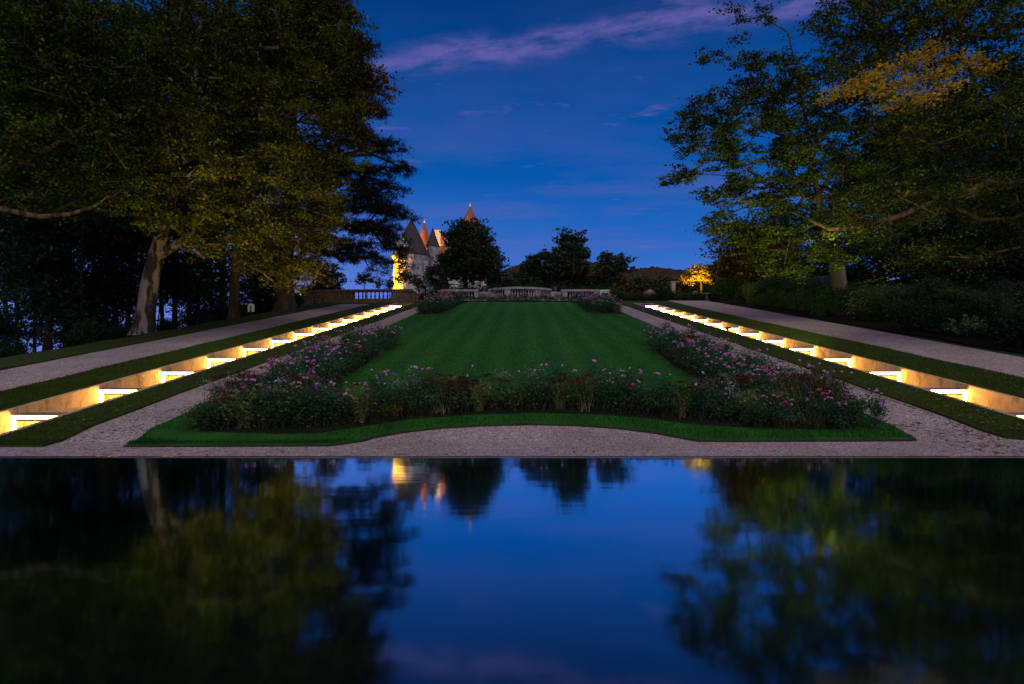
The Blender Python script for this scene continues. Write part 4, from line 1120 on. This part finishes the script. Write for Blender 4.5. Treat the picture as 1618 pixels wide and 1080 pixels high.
for i in range(60):
    Y = 13.0 + i * .53 + pq.uniform(-.3, .3); x = 14.75 + pq.uniform(0, 3.2)
    shrub(pq.choice(['dense', 'dark', 'dense']), pq.randrange(2), x, Y, pq.uniform(.8, 1.35), 'dense dark shrub in the border along the right gravel path', 'dense shrubs of the right border', pq.uniform(.8, 1.3))
for i in range(30):
    x = 7.3 + i * .42 + pq.uniform(-.2, .2); shrub(pq.choice(['dense', 'dark']), pq.randrange(2), x, 44.2 + pq.uniform(-.6, 1.5), pq.uniform(.7, 1.0), 'dark shrub in the hedge beyond the far end of the right cascade', 'shrubs beyond the right cascade', pq.uniform(.8, 1.1))
for i in range(34):
    x = -7.6 + i * .47; shrub('dark', pq.randrange(2), x, 52 + pq.uniform(-1, 1), pq.uniform(1.4, 1.9), 'tall dark shrub in the hedge behind the pale balustrade', 'shrubs behind the balustrade', 1.15)
for i in range(9):
    x = -7.4 + i * .33; shrub('dark', pq.randrange(2), x, 43.4 + pq.uniform(-.4, .6), pq.uniform(.5, .7), 'low dark shrub at the left end of the pale balustrade', 'low shrubs left of the balustrade')
for i in range(40):
    Y = 14 + i * .68; x = -14.6 - pq.uniform(.3, 5.5); shrub('dark', pq.randrange(2), x, Y, pq.uniform(.5, .95), 'dark undergrowth shrub below the trees on the left bank', 'undergrowth shrubs of the left bank', pq.uniform(.7, 1.1))

# ================================================================== SMALL THINGS
def bev(o, w=.01, s=2):
    m = o.modifiers.new('bevel', 'BEVEL'); m.width = w; m.segments = s; m.limit_method = 'ANGLE'; return o
# white arched marker lamp on the left bank
p = G(397, 500); Yl = 29.0; x = gx(397, Yl)
root = empty('marker_lamp', (x, Yl, ground(x, Yl)), 0, 'small white arched lamp standing on the grass bank beyond the left gravel path', 'lamp')
mb = MB(); w, h = .155, .46
outer = [(-w, 0)] + [(-w, h * .62)] + [(w * math.cos(math.pi - math.pi * t / 8) , h * .70 + .10 * math.sin(math.pi * t / 8)) for t in range(9)] + [(w, h * .62), (w, 0)]
inner = [(-.045, .0), (-.045, h * .5)] + [(.045 * math.cos(math.pi - math.pi * t / 4), h * .56 + .04 * math.sin(math.pi * t / 4)) for t in range(5)] + [(.045, h * .5), (.045, 0)]
# front outline as strips between outer and inner arch
def resamp(pl, n):
    d = [0]
    for i in range(len(pl) - 1): d.append(d[-1] + math.dist(pl[i], pl[i + 1]))
    return [(float(np.interp(d[-1] * k / n, d, [a for a, _ in pl])), float(np.interp(d[-1] * k / n, d, [b for _, b in pl]))) for k in range(n + 1)]
oo, ii = resamp(outer, 20), resamp(inner, 20); V = []; n = 21
for yy in (-.05, .05):
    V += [(a, yy, b + .22) for a, b in oo] + [(a, yy, b + .22) for a, b in ii]
Fc = []
for k in range(20):
    Fc += [(k, k + 1, n + k + 1, n + k), (2 * n + k + 1, 2 * n + k, 3 * n + k, 3 * n + k + 1), (k + 1, k, 2 * n + k, 2 * n + k + 1), (n + k, n + k + 1, 3 * n + k + 1, 3 * n + k)]
Fc += [(0, n, 3 * n, 2 * n), (20, 2 * n + 20, 3 * n + 20, n + 20)]
mb.add(V, Fc); mb.build('lamp_housing', M['white'], root)
mb = MB(); mb.lathe([(.03, 0), (.03, .22)], 10); mb.build('post', M['black'], root)
mb = MB(); mb.box(-.04, .04, -.03, .03, .225, .50); mb.build('lens', M['black'], root)

# white kiosk at the right end of the balustrade
root = empty('kiosk', (gx(955.5, 45.5), 45.5, 5.33), 0, 'low white kiosk with a flat roof at the right end of the pale balustrade', 'kiosk')
mb = MB(); mb.box(-.38, .38, 0, .7, 0, 1.02); bev(mb.build('wall', M['white'], root))
mb = MB(); mb.box(-.42, .42, -.05, .75, 1.025, 1.13); bev(mb.build('roof', M['white'], root))
mb = MB(); mb.box(-.28, .28, -.015, .01, .45, .9); mb.build('shutter', M['glass'], root)

# garden seats before the shrubs on the right
def chair(px, Y, rz, label):
    x = gx(px, Y); root = empty('garden_chair', (x, Y, ground(x, Y)), rz, label, 'chair', 'white garden chairs')
    mb = MB(); mb.box(-.24, .24, -.24, .24, .42, .45); bev(mb.build('seat', M['white'], root), .008)
    mb = MB(); mb.tube([(-.22, .23, .45), (-.22, .27, .8), (-.12, .29, .9), (.12, .29, .9), (.22, .27, .8), (.22, .23, .45)], .014)
    for k in (-.12, -.04, .04, .12): mb.tube([(k, .235, .45), (k, .285, .88)], .008, 6)
    mb.build('backrest', M['white'], root)
    for sx in (-1, 1):
        for sy in (-1, 1):
            mb = MB(); mb.tube([(sx * .21, sy * .21, .43), (sx * .24, sy * .25, 0)], [.014, .011]); mb.build('leg', M['white'], root)
chair(1100, 45.0, 2.6, 'white slatted garden chair left of the round table below the lit yellow tree')
chair(1131, 44.6, -2.4, 'white slatted garden chair right of the round table below the lit yellow tree')
x = gx(1117, 44.8); root = empty('garden_table', (x, 44.8, ground(x, 44.8)), 0, 'small round white garden table between two white chairs beyond the right path', 'table')
mb = MB(); mb.lathe([(.42, .70), (.43, .715), (.42, .73)], 28); mb.build('tabletop', M['white'], root)
for k in range(3):
    a = k * 2.1; mb = MB(); mb.tube([(.05 * math.cos(a), .05 * math.sin(a), .70), (.08 * math.cos(a), .08 * math.sin(a), .35), (.32 * math.cos(a), .32 * math.sin(a), 0)], .016); mb.build('leg', M['white'], root)
# gate pillar with a dark ball
x = gx(1063.5, 50); root = empty('gate_pillar', (x, 50, ground(x, 50)), 0, 'pale gate pillar with a dark pointed finial left of the lit yellow tree', 'pillar')
zt = P(0, 446, 50).z - ground(x, 50)
mb = MB(); mb.box(-.18, .18, -.18, .18, -.1, zt); mb.box(-.23, .23, -.23, .23, zt, zt + .09); mb.build('shaft', M['balu'], root)
mb = MB(); mb.lathe([(.05, 0), (.15, .08), (.19, .2), (.14, .33), (.04, .42), (.01, .6)], 14); o = mb.build('finial', M['black'], root, True); o.location.z = zt + .09
x = gx(1028, 60); mb = MB(); z = ground(x, 60); zt = P(0, 457, 60).z
root = empty('garden_shed', (x, 60, z), 0, 'small pale gabled shed half hidden by shrubs left of the gate pillar', 'shed')
mb.add([(-.4, 0, -.1), (.4, 0, -.1), (.4, 0, zt - z - .25), (-.05, 0, zt - z + .1), (-.4, 0, zt - z - .15), (-.4, 2, -.1), (.4, 2, -.1), (.4, 2, zt - z - .25), (-.05, 2, zt - z + .1), (-.4, 2, zt - z - .15)],
       [(0, 1, 2, 3, 4), (9, 8, 7, 6, 5), (0, 4, 9, 5), (1, 6, 7, 2)]); mb.build('wall', M['balu'], root)
mb = MB(); mb.add([(-.5, -.1, zt - z - .18), (-.05, -.1, zt - z + .13), (.5, -.1, zt - z - .30), (-.5, 2.1, zt - z - .18), (-.05, 2.1, zt - z + .13), (.5, 2.1, zt - z - .30)], [(0, 1, 4, 3), (1, 2, 5, 4)]); mb.build('roof', M['terra'], root)
# small fitting standing in the right cascade
Yq = 22.4; x = 8.2; zq = Z0 + SL * 21.5 - .045
root = empty('water_nozzle', (x, Yq, zq), 0, 'small dark mushroom shaped fitting standing in the right cascade', 'fountain nozzle')
mb = MB(); mb.lathe([(.03, -.1), (.025, .22)], 10); mb.build('stem', M['black'], root)
mb = MB(); mb.lathe([(.02, .19), (.12, .22), (.13, .25), (.08, .29), (.01, .30)], 16); mb.build('cap', M['black'], root, True)

# fallen leaves and grass blades
def scatter(name, pts, size, mat, lift=.0, aspect=.8):
    r = np.random.default_rng(len(pts)); C = np.array([(x, y, prof(y) + dz + lift) for x, y, dz in pts])
    V, Q = leaf_quads(C, size, aspect, 0, jit=.5, r=r)
    V[:, 2] = np.repeat(C[:, 2], 4) + np.abs((V[:, 2] - np.repeat(C[:, 2], 4)) * .35) + .002
    return tag(npmesh(name, V, Q, M[mat]), kind='stuff')
q = random.Random(77); pts = []
for i in range(5200):
    u = q.random()
    if u < .42: x = q.uniform(5.7, 9.5); y = q.uniform(5.6, 9.0) if q.random() < .6 else q.uniform(7, 20); x = min(x, 6.75) if y > 9.3 else x
    elif u < .72: x = q.uniform(11.0, 13.6); y = 9.5 + 26 * q.random() ** 1.3
    elif u < .80: x = q.uniform(-9, 9); y = q.uniform(5.5, 7.3)
    elif u < .92: x = q.uniform(-12.1, -10.1); y = 9.5 + 28 * q.random() ** 1.2
    else: x = q.uniform(-6.35, -5.5); y = q.uniform(7.5, 25)
    if 7.3 < y < 9.4 and 5.2 < x < 5.7: continue
    pts.append((x, y, .014))
scatter('fallen_leaves', pts, .055, 'litter')
pts = []
for i in range(2300):
    u = q.random()
    if u < .35: x = q.uniform(-5.2, 5.4); y = 8.8 + 26 * q.random() ** 1.2
    elif u < .62: x = q.uniform(9.15, 10.8); y = 8.2 + 18 * q.random() ** 1.3
    elif u < .85: x = q.uniform(6.95, 7.7); y = 8.2 + 18 * q.random() ** 1.3
    else: x = q.uniform(-7.3, -6.5); y = 8.2 + 20 * q.random()
    pts.append((x, y, .05))
scatter('fallen_leaves', pts, .045, 'litter_pale', .02)

def blades(n, region, seed, h=.035):
    r = np.random.default_rng(seed); C = np.array(region(r, n))
    n = len(C); az = r.uniform(0, 6.28, n); w = .004 + r.uniform(0, .003, n); hh = h * r.uniform(.5, 1.4, n)
    s = np.stack([np.cos(az) * w, np.sin(az) * w, np.zeros(n)], 1); t = np.stack([r.normal(size=n) * .012, r.normal(size=n) * .012, hh], 1)
    V = np.stack([C - s, C + s, C + t], 1).reshape(-1, 3)
    return V, np.arange(3 * n).reshape(n, 3)
from mathutils.geometry import intersect_point_tri_2d
def inpoly(x, y, poly):
    c = False; n = len(poly); j = n - 1
    for i in range(n):
        xi, yi = poly[i]; xj, yj = poly[j]
        if (yi > y) != (yj > y) and x < (xj - xi) * (y - yi) / (yj - yi) + xi: c = not c
        j = i
    return c
def reg_lawn(r, n):
    out = []; xs = r.uniform(-5.42, 5.6, n); ys = 7.3 + 24 * r.random(n) ** 2.6
    for x, y in zip(xs, ys):
        if inpoly(x, y, lawn_poly): out.append((x, y, prof(y) + .048))
    return out
V, Q = blades(130000, reg_lawn, 1)
tag(npmesh('lawn_grass', V, Q, M['blade']), kind='stuff')
M['blade2'] = leaf_mat('verge_blade', [(.018, .042, .004), (.036, .07, .007), (.075, .11, .012)], .2, .1)  # blades tinted with the same warm spill of the cascades
def reg_v(r, n):
    out = []
    for poly in VERGE:
        m = n // 3; xs0 = [p[0] for p in poly]; x0 = max(min(xs0), -10.2); x1 = min(max(xs0), 11.2); xs = r.uniform(x0, x1, m); ys = 7.3 + 24 * r.random(m) ** 2.2
        out += [(x, y, prof(y) + .043) for x, y in zip(xs, ys) if inpoly(x, y, poly)]
    return out
V, Q = blades(150000, reg_v, 2)
tag(npmesh('verge_grass', V, Q, M['blade2']), kind='stuff')

# ================================================================== LIGHT
def spot(name, loc, target, energy, col, size=60, blend=.6, rad=.15):
    L = bpy.data.lights.new(name, 'SPOT'); L.energy = energy; L.color = col; L.spot_size = math.radians(size); L.spot_blend = blend; L.shadow_soft_size = rad
    o = bpy.data.objects.new(name, L); COL.objects.link(o); o.location = loc
    o.rotation_euler = (Vector(target) - Vector(loc)).to_track_quat('-Z', 'Y').to_euler(); return o
spot('tower_floodlight', (gx(650, 85) - 9.0, 84.5, 5.4), (gx(650, 85), 85, 11), 90000, (1.0, .40, .012), 95, .5, .2)
spot('dormer_floodlight', (gx(633, 80), 78.6, 5.6), (gx(635, 82.7), 82.7, 17.6), 5200, (1.0, .52, .32), 20, .6, .2)
spot('roof_floodlight', (-15.5, 89.4, 14.2), (gx(670.8, 93), 93, 19.6), 620, (1.0, .50, .20), 42, .6, .3)
spot('roof_floodlight', (-9.3, 91.2, 19.3), (gx(743, 96), 96, 22.6), 420, (1.0, .50, .25), 70, .8, .3)
spot('plane_tree_uplight', (-8.0, 9.5, 1.2), P(400, 375, 20), 2700, (1.0, .72, .22), 54, 1, .3)
spot('rust_tree_uplight', (-8.2, 21, 2.6), P(470, 400, 25), 500, (1.0, .68, .22), 70, 1, .3)
spot('beech_uplight', (8.6, 15, 1.6), P(1225, 365, 26.5), 5600, (1.0, .78, .30), 56, 1, .3)
spot('gold_bough_uplight', (10.2, 11.5, .6), P(1440, 115, 16.5), 1900, (1.0, .62, .25), 42, 1, .3)
spot('yellow_tree_uplight', P(1106, 462, 52.3), P(1106, 425, 54), 2000, (1.0, .60, .08), 120, .8, .2)

spot('limb_uplight', (9.4, 12.0, .8), P(1440, 330, 17.6), 520, (1.0, .66, .28), 50, 1, .3)
spot('branch_uplight', (-10.0, 11.0, .8), P(90, 310, 16.5), 260, (1.0, .66, .26), 42, 1, .3)
sun = bpy.data.lights.new('sun', 'SUN'); sun.energy = 1.75; sun.angle = math.radians(100); sun.color = (1.0, .80, .74)
so = bpy.data.objects.new('sun', sun); COL.objects.link(so); so.rotation_euler = (math.radians(42), 0, math.radians(8))

# ------------------------------------------------------------------ sky
w = bpy.data.worlds.new('World'); SC.world = w; w.use_nodes = True
nt = w.node_tree; nt.nodes.clear(); t = NT(nt)
tc = t.n('ShaderNodeTexCoord'); sep = t.n('ShaderNodeSeparateXYZ'); t.l(tc.outputs['Generated'], sep.inputs[0])
x, y, z = sep.outputs
zc = t.math('MAXIMUM', z, .02)
el = t.math('DIVIDE', zc, t.math('SQRT', t.math('ADD', t.math('MULTIPLY', x, x), t.math('MULTIPLY', y, y))))
base = t.ramp(t.math('MULTIPLY', el, 1.0), [(0.0, (.11, .23, .68)), (.13, (.055, .175, .62)), (.20, (.02, .135, .53)), (.31, (.002, .098, .42)), (.45, (.0008, .070, .31)), (.62, (.001, .042, .20)), (1.0, (.002, .020, .10))])
# brighter and more violet towards the left of the castle, deeper to the right
az = t.math('DIVIDE', x, t.math('MAXIMUM', t.math('ABSOLUTE', y), .1))
lf_ = t.ramp(t.math('MULTIPLY_ADD', az, -1.0, .5), [(.35, 0.0), (1.0, 1.0)])
low = t.ramp(el, [(0, 1.0), (.32, 0.0)])
base = t.mix(t.math('MULTIPLY', t.math('MULTIPLY', lf_, low), .8), base, (.15, .22, .74))
# high thin cloud, laid on a plane overhead
pu = t.math('DIVIDE', x, zc); pv = t.math('DIVIDE', y, zc)
cv = t.n('ShaderNodeCombineXYZ'); t.l(pu, cv.inputs[0]); t.l(pv, cv.inputs[1])
mp = t.n('ShaderNodeMapping'); mp.inputs['Rotation'].default_value = (0, 0, math.radians(16.4)); t.l(cv.outputs[0], mp.inputs[0])
sp = t.n('ShaderNodeSeparateXYZ'); t.l(mp.outputs[0], sp.inputs[0])
ca, sa = math.cos(math.radians(16.4)), math.sin(math.radians(16.4))
v0 = (-.48 * sa + 1.97 * ca); u0 = (-.48 * ca - 1.97 * sa); u1 = (.742 * ca - 1.61 * sa)
wob = t.math('MULTIPLY_ADD', t.noise(2.2, 4, .6, mp.outputs[0]), .26, -.13)
dv = t.math('ABSOLUTE', t.math('SUBTRACT', t.math('ADD', sp.outputs[1], wob), v0))
streak = t.ramp(dv, [(0.0, 1.0), (.045, .8), (.085, .22), (.13, 0.0)])
fib = t.n('ShaderNodeMapping'); fib.inputs['Scale'].default_value = (1.7, 3.0, 1); fib.inputs['Rotation'].default_value = (0, 0, math.radians(8)); t.l(mp.outputs[0], fib.inputs[0])
streak = t.math('MULTIPLY', streak, t.ramp(t.noise(3.0, 6, .65, fib.outputs[0]), [(.40, .08), (.60, 1.0)]))
ends = t.math('MULTIPLY', t.ramp(t.math('SUBTRACT', sp.outputs[0], u0 - .15), [(0, 0.0), (.18, 1.0)]), t.ramp(t.math('SUBTRACT', u1 + .5, sp.outputs[0]), [(0, 0.0), (.3, 1.0)]))
streak = t.math('MULTIPLY', streak, ends)
wisp = t.n('ShaderNodeMapping'); wisp.inputs['Scale'].default_value = (.55, 1.1, 1); wisp.inputs['Location'].default_value = (3.1, 1.4, 0); t.l(cv.outputs[0], wisp.inputs[0])
wn = t.ramp(t.noise(1.1, 6, .6, wisp.outputs[0]), [(.47, 0.0), (.75, 1.0)])
wn = t.math('MULTIPLY', wn, t.ramp(el, [(0, .6), (.25, .9), (.45, .25), (.7, .15)]))
puff = t.math('MULTIPLY', t.ramp(t.noise(5.5, 5, .6, wisp.outputs[0]), [(.62, 0.0), (.74, 1.0)]), .5)
cl = t.math('MINIMUM', t.math('ADD', puff, t.math('ADD', t.math('MULTIPLY', streak, .72), t.math('MULTIPLY', wn, .5))), 1.0)
col = t.mix(cl, base, (.15, .125, .42))
below = t.ramp(t.math('ADD', z, .5), [(.49, 0.0), (.5, 1.0)])
col = t.mix(below, (.01, .014, .03), col)
bg = t.n('ShaderNodeBackground'); t.l(col, bg.inputs[0]); bg.inputs[1].default_value = 1.0
o = t.n('ShaderNodeOutputWorld'); t.l(bg.outputs[0], o.inputs[0])

# ------------------------------------------------------------------ camera
cam = bpy.data.cameras.new('camera'); cam.sensor_width = 36; cam.lens = F / 1618 * 36
cam.shift_x = -(CX - 809) / 1618; cam.shift_y = (HY - 540) / 1618
cam.clip_start = .05; cam.clip_end = 6000
co = bpy.data.objects.new('camera', cam); COL.objects.link(co); co.location = (0, 0, CAMZ); co.rotation_euler = (math.pi / 2, 0, 0)
SC.camera = co
SC.view_settings.view_transform = 'Standard'; SC.view_settings.look = 'None'; SC.view_settings.gamma = 1; SC.view_settings.exposure = 0
SC.cycles.use_denoising = True
SC.cycles.max_bounces = 6; SC.cycles.diffuse_bounces = 3; SC.cycles.glossy_bounces = 4; SC.cycles.transmission_bounces = 4; SC.cycles.transparent_max_bounces = 4
SC.cycles.sample_clamp_indirect = 4.0
